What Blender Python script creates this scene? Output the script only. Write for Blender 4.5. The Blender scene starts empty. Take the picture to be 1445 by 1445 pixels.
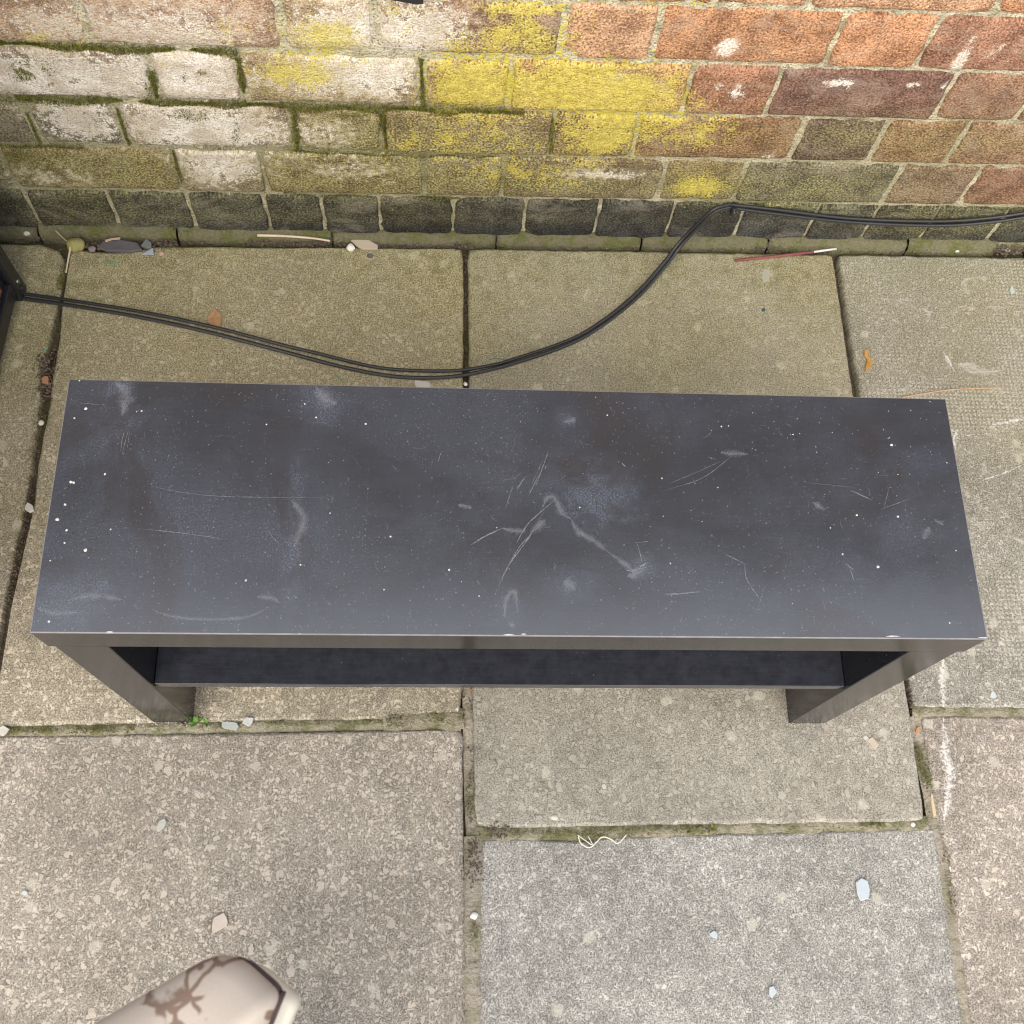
import bpy, bmesh, math, random
import numpy as np
from mathutils import Vector, Matrix, noise as mn
random.seed(7)
C = bpy.context.scene.collection
SC = bpy.context.scene
R = math.radians

# ------------------------------------------------------------------ camera, sky, sun, exposure
FPX, IMG = 1531.5, 1445.0
CP = Vector((-0.0824, -0.3903, 1.4362))
CR = (0.3721, -0.0696, -0.0113)
cam = bpy.data.cameras.new('camera')
cam.sensor_width = 36.0
cam.lens = FPX / IMG * 36.0
cam.clip_start = 0.02
cam.clip_end = 300
cam.dof.use_dof = True
cam.dof.focus_distance = 1.2
cam.dof.aperture_fstop = 16.0
co = bpy.data.objects.new('camera', cam)
co.location = CP
co.rotation_euler = CR
C.objects.link(co)
SC.camera = co

SUN_EL, SUN_AZ = R(40), R(195)          # azimuth clockwise from +Y: behind the photographer
w = bpy.data.worlds.new('World')
SC.world = w
w.use_nodes = True
nt = w.node_tree
bg = nt.nodes['Background']
sky = nt.nodes.new('ShaderNodeTexSky')
sky.sky_type = 'NISHITA'
sky.sun_disc = False
sky.sun_elevation = SUN_EL
sky.sun_rotation = SUN_AZ
sky.dust_density = 1.5
sky.air_density = 1.0
# thin bright cloud evens the blue sky out
mx = nt.nodes.new('ShaderNodeMix'); mx.data_type = 'RGBA'
mx.inputs[0].default_value = 0.55
nt.links.new(sky.outputs[0], mx.inputs[6])
mx.inputs[7].default_value = (9.3, 9.3, 9.6, 1)
nt.links.new(mx.outputs[2], bg.inputs[0])
bg.inputs[1].default_value = 0.12

sl = bpy.data.lights.new('sun', 'SUN')
sl.energy = 2.2
sl.angle = R(75)
sl.color = (1.0, 0.86, 0.66)
so = bpy.data.objects.new('sun', sl)
d = Vector((math.sin(SUN_AZ) * math.cos(SUN_EL), math.cos(SUN_AZ) * math.cos(SUN_EL), math.sin(SUN_EL)))
so.rotation_euler = (-d).to_track_quat('-Z', 'Y').to_euler()
so.location = d * 10
C.objects.link(so)

SC.view_settings.view_transform = 'Standard'
SC.view_settings.look = 'None'
SC.view_settings.gamma = 1
SC.view_settings.exposure = 0.84
SC.cycles.max_bounces = 4
SC.cycles.diffuse_bounces = 2
SC.cycles.glossy_bounces = 2
SC.cycles.transparent_max_bounces = 8
SC.cycles.caustics_reflective = False
SC.cycles.caustics_refractive = False
SC.cycles.adaptive_threshold = .015
SC.cycles.filter_width = 1.1

# ------------------------------------------------------------------ measuring: photograph -> place
from mathutils import Euler
CM = Euler(CR, 'XYZ').to_matrix()
def ray(u, v):
    return CM @ Vector(((u - IMG / 2) / FPX, -(v - IMG / 2) / FPX, -1))
def G(u, v, z=0.0):                      # point of the level at height z
    r = ray(u, v)
    return CP + r * ((z - CP.z) / r.z)
WT = R(-1.121)
WN = Vector((math.sin(WT), math.cos(WT), 0))
WU = Vector((math.cos(WT), -math.sin(WT), 0))
WD = G(0, 335).dot(WN) + 0.012
WO = WN * WD
def Wp(u, v, off=0.0):                   # wall plane -> wall-local (s, z); off > 0 towards the photographer
    r = ray(u, v)
    p = CP + r * ((WD - off - CP.dot(WN)) / r.dot(WN))
    return (p - WO).dot(WU), p.z
def W2(s, y, z):                         # wall-local -> world
    return WO + WU * s + WN * y + Vector((0, 0, z))

# ------------------------------------------------------------------ node helpers
class Mat:
    dim = '3D'
    def flat(s, a, b):                  # texture in a plane: world axes a, b
        q = s.sep(s.pos); x = s.n('CombineXYZ'); s.put(x.inputs[0], q[a]); s.put(x.inputs[1], q[b])
        s.pos = x.outputs[0]; s.dim = '2D'
    def __init__(s, name):
        s.m = bpy.data.materials.new(name); s.m.use_nodes = True
        s.t = s.m.node_tree; s.b = s.t.nodes['Principled BSDF']; s.o = s.t.nodes['Material Output']
        g = s.t.nodes.new('ShaderNodeNewGeometry'); s.pos = g.outputs['Position']; s.nor = g.outputs['Normal']
    def n(s, k, **kw):
        x = s.t.nodes.new('ShaderNode' + k)
        for a, b in kw.items(): setattr(x, a, b)
        return x
    def put(s, sock, v):
        if isinstance(v, bpy.types.NodeSocket): s.t.links.new(v, sock)
        elif isinstance(v, (tuple, list)):
            sock.default_value = tuple(v) + ((1,) if len(sock.default_value) == 4 and len(v) == 3 else ())
        else:
            try: sock.default_value = v
            except TypeError: sock.default_value = (v, v, v, 1)
    def math(s, op, a, b=0.0, c=0.0, clamp=False):
        x = s.n('Math', operation=op, use_clamp=clamp)
        s.put(x.inputs[0], a); s.put(x.inputs[1], b); s.put(x.inputs[2], c)
        return x.outputs[0]
    def vm(s, op, a, b=(0, 0, 0), out=0):
        x = s.n('VectorMath', operation=op)
        s.put(x.inputs[0], a)
        if op == 'SCALE': s.put(x.inputs[3], b)
        else: s.put(x.inputs[1], b)
        return x.outputs[out]
    def noise(s, scale, detail=4, rough=.55, vec=None, dist=0.0, col=False):
        x = s.n('TexNoise', noise_dimensions=s.dim)
        s.put(x.inputs['Vector'], vec if vec is not None else s.pos)
        s.put(x.inputs['Scale'], scale); x.inputs['Detail'].default_value = detail
        x.inputs['Roughness'].default_value = rough; x.inputs['Distortion'].default_value = dist
        return x.outputs['Color' if col else 'Fac']
    def vor(s, scale, vec=None, feat='F1', rnd=1.0):
        x = s.n('TexVoronoi', feature=feat, voronoi_dimensions=s.dim)
        s.put(x.inputs['Vector'], vec if vec is not None else s.pos)
        s.put(x.inputs['Scale'], scale); x.inputs['Randomness'].default_value = rnd
        return x
    def mr(s, v, a, b, c=0.0, d=1.0, smooth=True):
        x = s.n('MapRange')
        if smooth: x.interpolation_type = 'SMOOTHSTEP'
        s.put(x.inputs[0], v); s.put(x.inputs[1], a); s.put(x.inputs[2], b); s.put(x.inputs[3], c); s.put(x.inputs[4], d)
        return x.outputs[0]
    def mix(s, f, a, b, mode='MIX'):
        x = s.n('Mix', data_type='RGBA', blend_type=mode)
        s.put(x.inputs[0], f); s.put(x.inputs[6], a); s.put(x.inputs[7], b)
        return x.outputs[2]
    def sep(s, v):
        x = s.n('SeparateXYZ'); s.put(x.inputs[0], v); return x.outputs
    def sepc(s, v):
        x = s.n('SeparateColor'); s.put(x.inputs[0], v); return x.outputs
    def attr(s, name):
        x = s.n('Attribute', attribute_name=name); return x.outputs
    def bump(s, h, strength=.5, dist=.002):
        x = s.n('Bump'); s.put(x.inputs['Height'], h)
        x.inputs['Strength'].default_value = strength; x.inputs['Distance'].default_value = dist
        s.t.links.new(x.outputs[0], s.b.inputs['Normal'])
    def done(s, col, rough=.85, spec=.3):
        s.put(s.b.inputs['Base Color'], col); s.put(s.b.inputs['Roughness'], rough)
        s.put(s.b.inputs['Specular IOR Level'], spec)
        return s.m
    def alpha(s, a): s.put(s.b.inputs['Alpha'], a)

# ------------------------------------------------------------------ materials
def mat_brick():
    k = Mat('brick_face'); k.flat(0, 2)
    base = k.attr('base')['Color']; gr = k.sepc(k.attr('growth')['Color'])
    n1 = k.noise(26, 5, .7); n2 = k.noise(330, 2, .6); n3 = k.noise(95, 4, .68)
    c = k.mix(1.0, base, k.mix(k.mr(n1, .3, .7), (.60, .56, .56), (1.35, 1.36, 1.36)), 'MULTIPLY')
    # grain: dark pores and pale sand
    c = k.mix(k.mr(n2, .52, .68, 0, .75), c, k.mix(1.0, base, (.30, .27, .26), 'MULTIPLY'))
    c = k.mix(k.mr(n2, .46, .32, 0, .55), c, k.mix(.12, k.mix(1.0, base, (1.75, 1.8, 1.85), 'MULTIPLY'), (.60, .54, .46)))
    # cracks and folds in the skin of hand-made brick
    cr = k.noise(70, 4, .6, k.vm('MULTIPLY', k.pos, (.7, 1.3, 1)), dist=1.2)
    crk = k.mr(k.math('ABSOLUTE', k.math('SUBTRACT', cr, .5)), .0, .022, 1, 0)
    c = k.mix(k.math('MULTIPLY', crk, .45), c, k.mix(1.0, base, (.25, .21, .2), 'MULTIPLY'))
    wz = k.noise(13, 5, .72, k.vm('ADD', k.vm('MULTIPLY', k.pos, (.8, 1.5, 1)), (7, 3, 0)), dist=.5)
    c = k.mix(k.mr(wz, .50, .68, 0, .45), c, k.mix(.5, base, (.52, .46, .38)))
    c = k.mix(k.mr(wz, .46, .30, 0, .5), c, k.mix(1.0, base, (.45, .40, .38), 'MULTIPLY'))
    g = k.math('MULTIPLY', gr[2], k.mr(k.math('ADD', k.math('MULTIPLY', n1, .5), k.math('MULTIPLY', n3, .5)), .36, .58, .3, 1.0))
    c = k.mix(k.math('MULTIPLY', g, .85, clamp=True), c, k.mix(k.mr(n2, .36, .62), (.47, .45, .20), (.13, .125, .045)))
    def cover(amount, nz_, soft):
        thr = k.math('SUBTRACT', .70, k.math('MULTIPLY', amount, .36))
        return k.mr(k.math('SUBTRACT', nz_, thr), -soft, soft)
    nw = k.math('ADD', k.math('MULTIPLY', n2, .34), k.math('ADD', k.math('MULTIPLY', n1, .26), k.math('MULTIPLY', n3, .4)))
    wm = cover(gr[0], nw, .05)
    c = k.mix(k.math('MULTIPLY', wm, .86), c, k.mix(k.mr(n1, .36, .62), (.92, .89, .82), (.64, .58, .49)))
    ny = k.math('ADD', k.math('MULTIPLY', k.math('SUBTRACT', 1, n2), .32), k.math('ADD', k.math('MULTIPLY', n3, .26), k.math('MULTIPLY', k.noise(34, 4, .72), .42)))
    ym = cover(gr[1], ny, .06)
    c = k.mix(k.math('MULTIPLY', ym, .78), c, k.mix(k.mr(n3, .36, .64), (.76, .66, .14), (.52, .44, .09)))
    n5 = k.noise(440, 2, .6, k.vm('ADD', k.pos, (4.3, 2.1, 0)))
    c = k.mix(k.mr(n5, .51, .64, 0, .48), c, k.mix(1.0, c, (.30, .27, .24), 'MULTIPLY'))
    h = k.math('SUBTRACT', k.math('MULTIPLY', n3, 1.2), k.math('MULTIPLY', n2, .8))
    k.bump(h, .9, .003)
    return k.done(c, .9, .2)

def mat_mortar():
    k = Mat('lime_mortar'); k.flat(0, 2)
    gr = k.sepc(k.attr('growth')['Color'])
    n1 = k.noise(40, 5, .7); n2 = k.noise(330, 2, .6); n3 = k.noise(120, 3, .6)
    c = k.mix(k.mr(n1, .3, .7), (.36, .33, .23), (.70, .65, .49))
    c = k.mix(k.mr(n2, .54, .68, 0, .7), c, (.13, .12, .075))
    thr = k.math('SUBTRACT', .74, k.math('MULTIPLY', gr[1], .38))
    c = k.mix(k.mr(k.math('SUBTRACT', n3, thr), -.07, .07), c, (.62, .54, .09))
    c = k.mix(k.math('MULTIPLY', gr[2], k.mr(n1, .3, .6, .25, .9), clamp=True), c, k.mix(n2, (.30, .29, .13), (.07, .075, .025)))
    c = k.mix(k.mr(k.math('SUBTRACT', n3, k.math('SUBTRACT', .85, k.math('MULTIPLY', gr[0], .35))), -.05, .05), c, (.6, .58, .5))
    k.bump(k.math('ADD', n2, k.math('MULTIPLY', n3, 1.2)), .9, .004)
    return k.done(c, .95, .1)

def mat_upper():
    k = Mat('unseen_wall_grey')  # unseen surface, neutral grey picked for how it reflects in the bench top
    c = k.mix(k.noise(3, 5, .65), (.125, .135, .155), (.19, .20, .225))
    k.bump(k.noise(140, 4, .7), .8, .006)
    return k.done(c, .92, .15)

def mat_slab(name, matrix, chipA, chipB, s1=105, cover=.5, s2=260, outline=.4, algae=1.0, dimple=False, chip_mix=.9, big=0):
    k = Mat(name); k.flat(0, 1); wpos = k.pos
    p0 = k.vm('ADD', k.pos, k.attr('slab_offset')['Vector'])
    wob = k.vm('SCALE', k.vm('SUBTRACT', k.noise(95, 2, .6, p0, col=True), (.5, .5, .5)), .013)
    p = k.vm('ADD', p0, wob)
    n1 = k.noise(6, 4, .62, p0); n2 = k.noise(480, 2, .6, p0); n3 = k.noise(48, 4, .65, p0)
    dk = tuple(v * .40 for v in matrix)
    c = k.mix(k.mr(n3, .3, .7), tuple(v * .85 for v in matrix), tuple(v * 1.2 for v in matrix))
    c = k.mix(k.mr(n2, .50, .66, 0, .75), c, dk)
    c = k.mix(k.mr(n2, .48, .34, 0, .6), c, chipA)
    for sc, cov, a in ((s2, cover + .1, .8), (s1, cover, 1.0)) + (((big, .15, .9),) if big else ()):
        v = k.vor(sc, p); rc = k.sepc(v.outputs['Color'])
        rad = k.mr(rc[0], 1 - cov, 1, 0, .56, False)
        e = k.math('SUBTRACT', rad, v.outputs['Distance'])
        if outline:
            ring = k.math('MULTIPLY', k.mr(e, -.15, -.05), k.math('GREATER_THAN', rad, .06))
            c = k.mix(k.math('MULTIPLY', ring, outline), c, dk)
        cc = k.mix(rc[1], chipA, chipB)
        c = k.mix(k.math('MULTIPLY', k.mr(e, -.02, .05), k.mr(n3, .30, .5, .5 + .4 * (chip_mix == 1.0), chip_mix * a)), c, cc)
    # broad wear and dirt
    c = k.mix(1.0, c, k.mix(k.mr(n1, .3, .7), (.87, .865, .855), (1.09, 1.088, 1.08)), 'MULTIPLY')
    bv = k.vor(24, p0); br = k.sepc(bv.outputs['Color'])
    blot = k.math('MULTIPLY', k.mr(k.math('ADD', bv.outputs['Distance'], k.math('MULTIPLY', k.math('SUBTRACT', n3, .5), .5)), .10, .2, .5, 0), k.math('GREATER_THAN', br[0], .88))
    c = k.mix(blot, c, (.56, .54, .46))
    if algae:
        y = k.sep(wpos)[1]
        am = k.mr(k.math('ADD', y, k.math('MULTIPLY', k.math('SUBTRACT', k.noise(5, 4, .6, wpos), .5), .6)), .02, .66, 0, 1, False)
        am = k.math('MULTIPLY', am, k.mr(n3, .3, .6, .55, 1.0))
        gcol = k.mix(k.mr(k.math('ADD', k.math('MULTIPLY', n2, .6), k.math('MULTIPLY', n3, .4)), .38, .58), (.52, .48, .22), (.15, .135, .045))
        c = k.mix(k.math('MULTIPLY', am, .70 * algae, clamp=True), c, gcol)
    if dimple:
        dv = k.vor(150, wpos, rnd=.1)
        am = k.math('MULTIPLY', k.mr(dv.outputs['Distance'], .16, .34, 1, 0), k.mr(k.noise(4.5, 3, .6, wpos), .47, .60))
        c = k.mix(k.math('MULTIPLY', am, .4), c, (.60, .58, .53))
        wv = k.noise(15, 5, .74, k.vm('MULTIPLY', p0, (.7, 1.4, 1)), dist=.9)
        c = k.mix(k.mr(wv, .60, .74, 0, .5), c, (.66, .64, .60))
    k.bump(k.math('SUBTRACT', k.math('MULTIPLY', n3, .8), k.math('MULTIPLY', n2, .6)), .6, .002)
    return k.done(c, .9, .25)

def mat_dirt(name='joint_dirt', a=(.045, .036, .027), b=(.15, .12, .09), g=.6):
    k = Mat(name)
    n1 = k.noise(30, 6, .65); n2 = k.noise(260, 4, .6)
    c = k.mix(n2, a, b)
    c = k.mix(k.mr(n1, .46, .6, 0, g), c, k.mix(n2, (.05, .07, .018), (.16, .17, .05)))
    k.bump(k.math('ADD', n2, k.noise(110)), 1, .004)
    return k.done(c, .95, .1)

def mat_plain(name, col, rough=.7, spec=.3, var=.25, scale=120, bump=.3, bd=.001, metal=0):
    k = Mat(name)
    n = k.noise(scale, 5, .6)
    c = k.mix(n, tuple(v * (1 - var) for v in col), tuple(min(1, v * (1 + var)) for v in col))
    k.bump(k.noise(scale * 3), bump, bd)
    k.b.inputs['Metallic'].default_value = metal
    return k.done(c, rough, spec)

def mat_foliage(name, a, b, scale=160):
    k = Mat(name)
    c = k.mix(k.mr(k.noise(scale, 4, .6), .3, .7), a, b)
    c = k.mix(k.mr(k.noise(22, 3, .5), .5, .65, 0, .6), c, (.17, .12, .035))
    return k.done(c, .8, .2)

def mat_table(name, top, dusty=0.0):
    k = Mat(name)
    if top: k.flat(0, 1)
    n1 = k.noise(8, 4, .6); n2 = k.noise(600, 2, .6); n3 = k.noise(60, 4, .65)
    grain = k.noise(3, 3, .6, k.vm('MULTIPLY', k.pos, (6, 170, 170)))
    c = k.mix(n1, (.0075, .0078, .0100), (.0135, .0138, .0165))
    c = k.mix(k.mr(grain, .4, .65, 0, .4), c, (.021, .021, .025))
    rough = k.mr(n1, .3, .7, .13, .19)
    if top:
        patches = [(168, 575, .020, .045, .6), (456, 566, .030, .030, .5), (850, 695, .044, .040, .75), (905, 800, .018, .016, .4),
                   (810, 825, .03, .022, .35), (800, 590, .014, .014, .4), (150, 620, .06, .05, .25), (415, 760, .012, .09, .35),
                   (110, 850, .06, .03, .4), (720, 860, .016, .028, .3), (1310, 650, .03, .02, .3), (790, 700, .035, .05, .22),
                   (330, 720, .12, .07, .25), (1270, 760, .03, .03, .25)]
        tot = k.mr(k.math('ADD', k.math('MULTIPLY', k.noise(3.4, 4, .62), .8), k.math('MULTIPLY', n3, .2)), .36, .66, .14, .5)
        for (u, v, rx, ry, a) in patches:
            q = G(u, v, .45)
            L = k.vm('LENGTH', k.vm('MULTIPLY', k.vm('SUBTRACT', k.pos, (q.x, q.y, 0)), (1 / rx, 1 / ry, 1)), out=1)
            tot = k.math('ADD', tot, k.mr(k.math('ADD', L, k.math('MULTIPLY', k.math('SUBTRACT', n3, .5), 1.6)), .3, 1.2, a, 0))
        # water stains where the dust was washed off
        st = k.mr(k.noise(4.5, 5, .66, k.vm('ADD', k.pos, (3.15, 1, 0)), dist=.5), .50, .66, 0, 1)
        tot = k.math('MULTIPLY', tot, k.math('SUBTRACT', 1, k.math('MULTIPLY', st, .42)))
        tot = k.math('MULTIPLY', tot, k.math('ADD', k.math('MULTIPLY', k.mr(n2, .38, .64), .7), .4), clamp=True)
        c = k.mix(k.math('MULTIPLY', tot, .42), c, (.13, .155, .225))  # dust film; its blue tint also puts sky sheen into the colour
        c = k.mix(k.math('MULTIPLY', st, .55), c, (.021, .0135, .0135))
        rough = k.math('ADD', rough, k.math('MULTIPLY', tot, .12))
    if dusty: c = k.mix(k.math('MULTIPLY', k.mr(n3, .3, .7, .5, 1), dusty), c, (.15, .175, .235))
    # settled dust specks
    dens = k.mr(k.noise(4.5, 3, .6), .35, .65, .99, .80)
    for sc, r0, a in ((360, .09, .42), (160, .06, .42)):
        v = k.vor(sc); rc = k.sepc(v.outputs['Color'])
        m = k.math('MULTIPLY', k.mr(v.outputs['Distance'], r0, r0 + .09, a, 0), k.math('GREATER_THAN', rc[0], dens))
        m = k.math('MULTIPLY', m, k.mr(rc[1], 0, 1, .15, 1))
        c = k.mix(m, c, (.30, .30, .31))
    if top: k.b.inputs['IOR'].default_value = 1.75
    return k.done(c, rough, 1.0 if top else .5)

def mat_mark(name, col, thr=(.42, .66), scale=700, amount=.34, rough=.8):
    k = Mat(name)
    e = k.attr('edge')['Fac']
    n = k.math('ADD', k.math('MULTIPLY', k.noise(scale, 3, .6), .7), k.math('MULTIPLY', k.noise(scale * .15, 3, .6), .3))
    a = k.mr(k.math('ADD', n, k.math('MULTIPLY', k.math('SUBTRACT', e, .5), .28)), thr[0], thr[1], 0, amount)
    k.alpha(a)
    return k.done(col, rough, .2)

M = {}
M['brick'] = mat_brick(); M['mortar'] = mat_mortar(); M['upper'] = mat_upper()
M['dirt'] = mat_dirt(); M['fill'] = mat_dirt('joint_mortar', (.22, .20, .165), (.50, .45, .38), .35)
M['mossfill'] = mat_dirt('mossy_mortar', (.17, .16, .115), (.44, .40, .31), .6)
M['fillet'] = mat_dirt('mossy_cement', (.085, .08, .05), (.25, .235, .145), .7)
M['moss'] = mat_foliage('moss', (.06, .075, .012), (.24, .24, .05))
M['weed'] = mat_foliage('weed_leaf', (.08, .17, .03), (.20, .36, .09), 60)
M['s_pink'] = mat_slab('pink_aggregate_concrete', (.265, .245, .212), (.44, .395, .342), (.51, .462, .405), 200, .70, 420, .6, .0, big=100, chip_mix=1.0)
M['s_olive'] = mat_slab('weathered_concrete', (.29, .265, .205), (.50, .45, .36), (.60, .55, .45), 165, .58, 340, .5, 1.0)
M['s_mid'] = mat_slab('grey_aggregate_concrete', (.30, .285, .245), (.45, .425, .37), (.54, .515, .455), 165, .60, 330, .7, 1.0, chip_mix=.7, big=105)
M['s_grey'] = mat_slab('smooth_grey_concrete', (.25, .245, .23), (.47, .46, .435), (.56, .55, .52), 300, .42, 560, .3, .0)
M['s_dimple'] = mat_slab('scuffed_grey_concrete', (.225, .22, .195), (.43, .42, .375), (.53, .515, .47), 300, .40, 560, .25, .6, dimple=True)
M['s_right'] = mat_slab('fine_pink_concrete', (.27, .245, .215), (.50, .45, .395), (.60, .55, .49), 190, .55, 380, .5, .0)
M['top'] = mat_table('dusty_black_brown_laminate', True); M['black'] = mat_table('black_brown_laminate', False); M['shelf'] = mat_table('dusty_shelf_laminate', False, .16)
M['wornedge'] = mat_plain('worn_laminate_edge', (.20, .20, .21), .45, .4, .5, 60)
M['scratch'] = mat_mark('pale_scratch', (.55, .56, .58))
M['smudge'] = mat_mark('dust_smudge', (.30, .32, .37), (.40, .74), 900, .40)
M['fleck'] = mat_plain('white_paint_fleck', (.58, .58, .56), .6)
M['chalk'] = mat_mark('chalk', (.82, .81, .78), (.44, .66), 300, .6)
M['cable'] = mat_plain('black_cable_sheath', (.022, .023, .026), .38, .5, .2, 200, .1)
M['metal'] = mat_plain('black_painted_metal', (.013, .014, .019), .35, .5, .3, 90, .2)
M['bolt'] = mat_plain('steel_bolt', (.35, .35, .36), .35, .5, .2, metal=1)
M['rust'] = mat_plain('rusty_edge', (.20, .09, .05), .7)

# ------------------------------------------------------------------ object helpers
def link(name, verts, faces, mat, parent=None, smooth=False):
    me = bpy.data.meshes.new(name)
    me.from_pydata([tuple(v) for v in verts], [], faces)
    me.update()
    for m in (mat if isinstance(mat, (list, tuple)) else [mat]): me.materials.append(m)
    if smooth: me.polygons.foreach_set('use_smooth', [True] * len(me.polygons))
    o = bpy.data.objects.new(name, me); C.objects.link(o)
    if parent: o.parent = parent
    return o
def linkbm(name, bm, mat, parent=None, smooth=False):
    bmesh.ops.recalc_face_normals(bm, faces=bm.faces)
    me = bpy.data.meshes.new(name); bm.to_mesh(me); bm.free()
    for m in (mat if isinstance(mat, (list, tuple)) else [mat]): me.materials.append(m)
    if smooth: me.polygons.foreach_set('use_smooth', [True] * len(me.polygons))
    o = bpy.data.objects.new(name, me); C.objects.link(o)
    if parent: o.parent = parent
    return o
def empty(name, loc=(0, 0, 0), rz=0):
    o = bpy.data.objects.new(name, None); C.objects.link(o)
    o.location = loc; o.rotation_euler = (0, 0, rz); o.empty_display_size = .05
    return o
def tag(o, label, cat=None, group=None, kind=None):
    o['label'] = label
    if cat: o['category'] = cat
    if group: o['group'] = group
    if kind: o['kind'] = kind
    return o
def recentre(o):                        # put a world-built mesh's origin at its base
    me = o.data
    n = len(me.vertices); a = np.empty(n * 3); me.vertices.foreach_get('co', a); a = a.reshape(-1, 3)
    c = Vector(((a[:, 0].min() + a[:, 0].max()) / 2, (a[:, 1].min() + a[:, 1].max()) / 2, a[:, 2].min()))
    me.transform(Matrix.Translation(-c)); o.location = c
    return o
def box_bm(bm, lo, hi, bev=0.0, mi=0, seg=2):
    r = bmesh.ops.create_cube(bm, size=1)
    for v in r['verts']:
        v.co = Vector([(lo[i] + hi[i]) / 2 + v.co[i] * (hi[i] - lo[i]) for i in range(3)])
    if bev:
        es = list({e for v in r['verts'] for e in v.link_edges})
        bmesh.ops.bevel(bm, geom=es, offset=bev, segments=seg, affect='EDGES', profile=.5)
def catmull(pts, n=8):
    pts = [Vector(p) for p in pts]; out = []
    P = [pts[0] * 2 - pts[1]] + pts + [pts[-1] * 2 - pts[-2]]
    for i in range(1, len(P) - 2):
        for j in range(n):
            t = j / n; a, b, c, e = P[i - 1], P[i], P[i + 1], P[i + 2]
            out.append(.5 * ((2 * b) + (c - a) * t + (2 * a - 5 * b + 4 * c - e) * t * t + (3 * b - a - 3 * c + e) * t ** 3))
    out.append(pts[-1]); return out
def tube(pts, rad, sides=8):
    vs, fs = [], []
    n = len(pts)
    for i, p in enumerate(pts):
        t = (pts[min(i + 1, n - 1)] - pts[max(i - 1, 0)]).normalized()
        a = t.cross(Vector((0, 0, 1)))
        a = a.normalized() if a.length > 1e-4 else Vector((1, 0, 0))
        b = a.cross(t); r = rad(i / (n - 1)) if callable(rad) else rad
        for k in range(sides):
            an = 2 * math.pi * k / sides
            vs.append(p + a * math.cos(an) * r + b * math.sin(an) * r)
    for i in range(n - 1):
        for k in range(sides):
            k2 = (k + 1) % sides
            fs.append((i * sides + k, i * sides + k2, (i + 1) * sides + k2, (i + 1) * sides + k))
    fs.append(tuple(range(sides))[::-1]); fs.append(tuple((n - 1) * sides + k for k in range(sides)))
    return vs, fs
def nz(x, y, z=0): return mn.noise(Vector((x, y, z)))

# ------------------------------------------------------------------ ground and paving
gd = link('ground', [(-60, -60, -.05), (60, -60, -.05), (60, 60, -.05), (-60, 60, -.05)], [(0, 1, 2, 3)], M['dirt'])
gd['kind'] = 'structure'
# joint bed: an uneven sheet of soil under the slabs
gx = np.arange(-1.95, 2.0, .02); gy = np.arange(-1.9, .70, .02)
vs = [(x, y, -.016 + .004 * nz(x * 30, y * 30)) for y in gy for x in gx]; nx = len(gx)
fs = [(j * nx + i, j * nx + i + 1, (j + 1) * nx + i + 1, (j + 1) * nx + i) for j in range(len(gy) - 1) for i in range(nx - 1)]
patio = link('patio', vs, fs, M['dirt'], None, True); patio['kind'] = 'structure'
patio['label'] = 'worn concrete slab paving with mossy joints'

SL = []
def slab(pts, mat, dz=0.0, seed=0, rough=.0014, chips=()):
    """pts: corner points in world; the outline is worn, the arris rounded"""
    pts = [Vector((p[0], p[1], 0)) for p in pts]; n = len(pts); out = []
    cen = sum(pts, Vector()) / n
    for i in range(n):
        a, b = pts[i], pts[(i + 1) % n]; L = (b - a).length; m = max(2, int(L / .011))
        for j in range(m):
            out.append(a.lerp(b, j / m))
    # rounded corners
    sharp = [pts[i] for i in range(n) if abs((pts[i] - pts[i - 1]).normalized().dot((pts[(i + 1) % n] - pts[i]).normalized())) < .7]
    for i, q in enumerate(out):
        dmin = min((q - c).length for c in sharp)
        if dmin < .016: out[i] = q.lerp(cen, (.016 - dmin) * .32)
    def worn(q):
        dd = (cen - q).normalized()
        k = rough * (nz(q.x * 60, q.y * 60, seed) + .8 * nz(q.x * 190, q.y * 190, seed + 5)) + .0012 * nz(q.x * 9, q.y * 9, seed + 9)
        for (cx, cy, cr, ca) in chips:
            e = (q - Vector((cx, cy, 0))).length / cr
            if e < 1: k += ca * (1 - e * e)
        return q + dd * (k + .001)
    ring = [worn(q) for q in out]; m = len(ring); vv = []; ff = []
    def ins(q, a): return q + (cen - q).normalized() * a
    zr = lambda q, s: .0008 * nz(q.x * 80, q.y * 80, seed + s)
    for q in ring: vv.append((q.x, q.y, -.045))
    for q in ring: vv.append((q.x, q.y, -.0055 + 2 * zr(q, 1)))
    for q in ring: r = ins(q, .0016); vv.append((r.x, r.y, -.0018 + zr(q, 2)))
    for q in ring: r = ins(q, .0055 + .002 * nz(q.x * 50, q.y * 50, 3)); vv.append((r.x, r.y, 0))
    for lv in range(3):
        for i in range(m):
            j = (i + 1) % m
            ff.append((lv * m + i, lv * m + j, (lv + 1) * m + j, (lv + 1) * m + i))
    ff.append(tuple(3 * m + i for i in range(m)))
    area = sum(ring[i].x * ring[(i + 1) % m].y - ring[(i + 1) % m].x * ring[i].y for i in range(m))
    if area < 0: ff = [f[::-1] for f in ff]
    o = link('paving_slab', vv, ff, mat, patio)
    me = o.data
    me.polygons.foreach_set('use_smooth', [True] * (len(ff) - 1) + [False])
    me.transform(Matrix.Translation((-cen.x, -cen.y, 0))); o.location = (cen.x, cen.y, dz)
    o.rotation_euler = (R(random.uniform(-.12, .12)), R(random.uniform(-.12, .12)), 0)
    at = me.attributes.new('slab_offset', 'FLOAT_VECTOR', 'POINT')
    at.data.foreach_set('vector', [seed * 3.7, seed * 1.9, seed * .7] * len(me.vertices))
    SL.append(o); return o
g2 = lambda u, v: (G(u, v).x, G(u, v).y)
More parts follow.
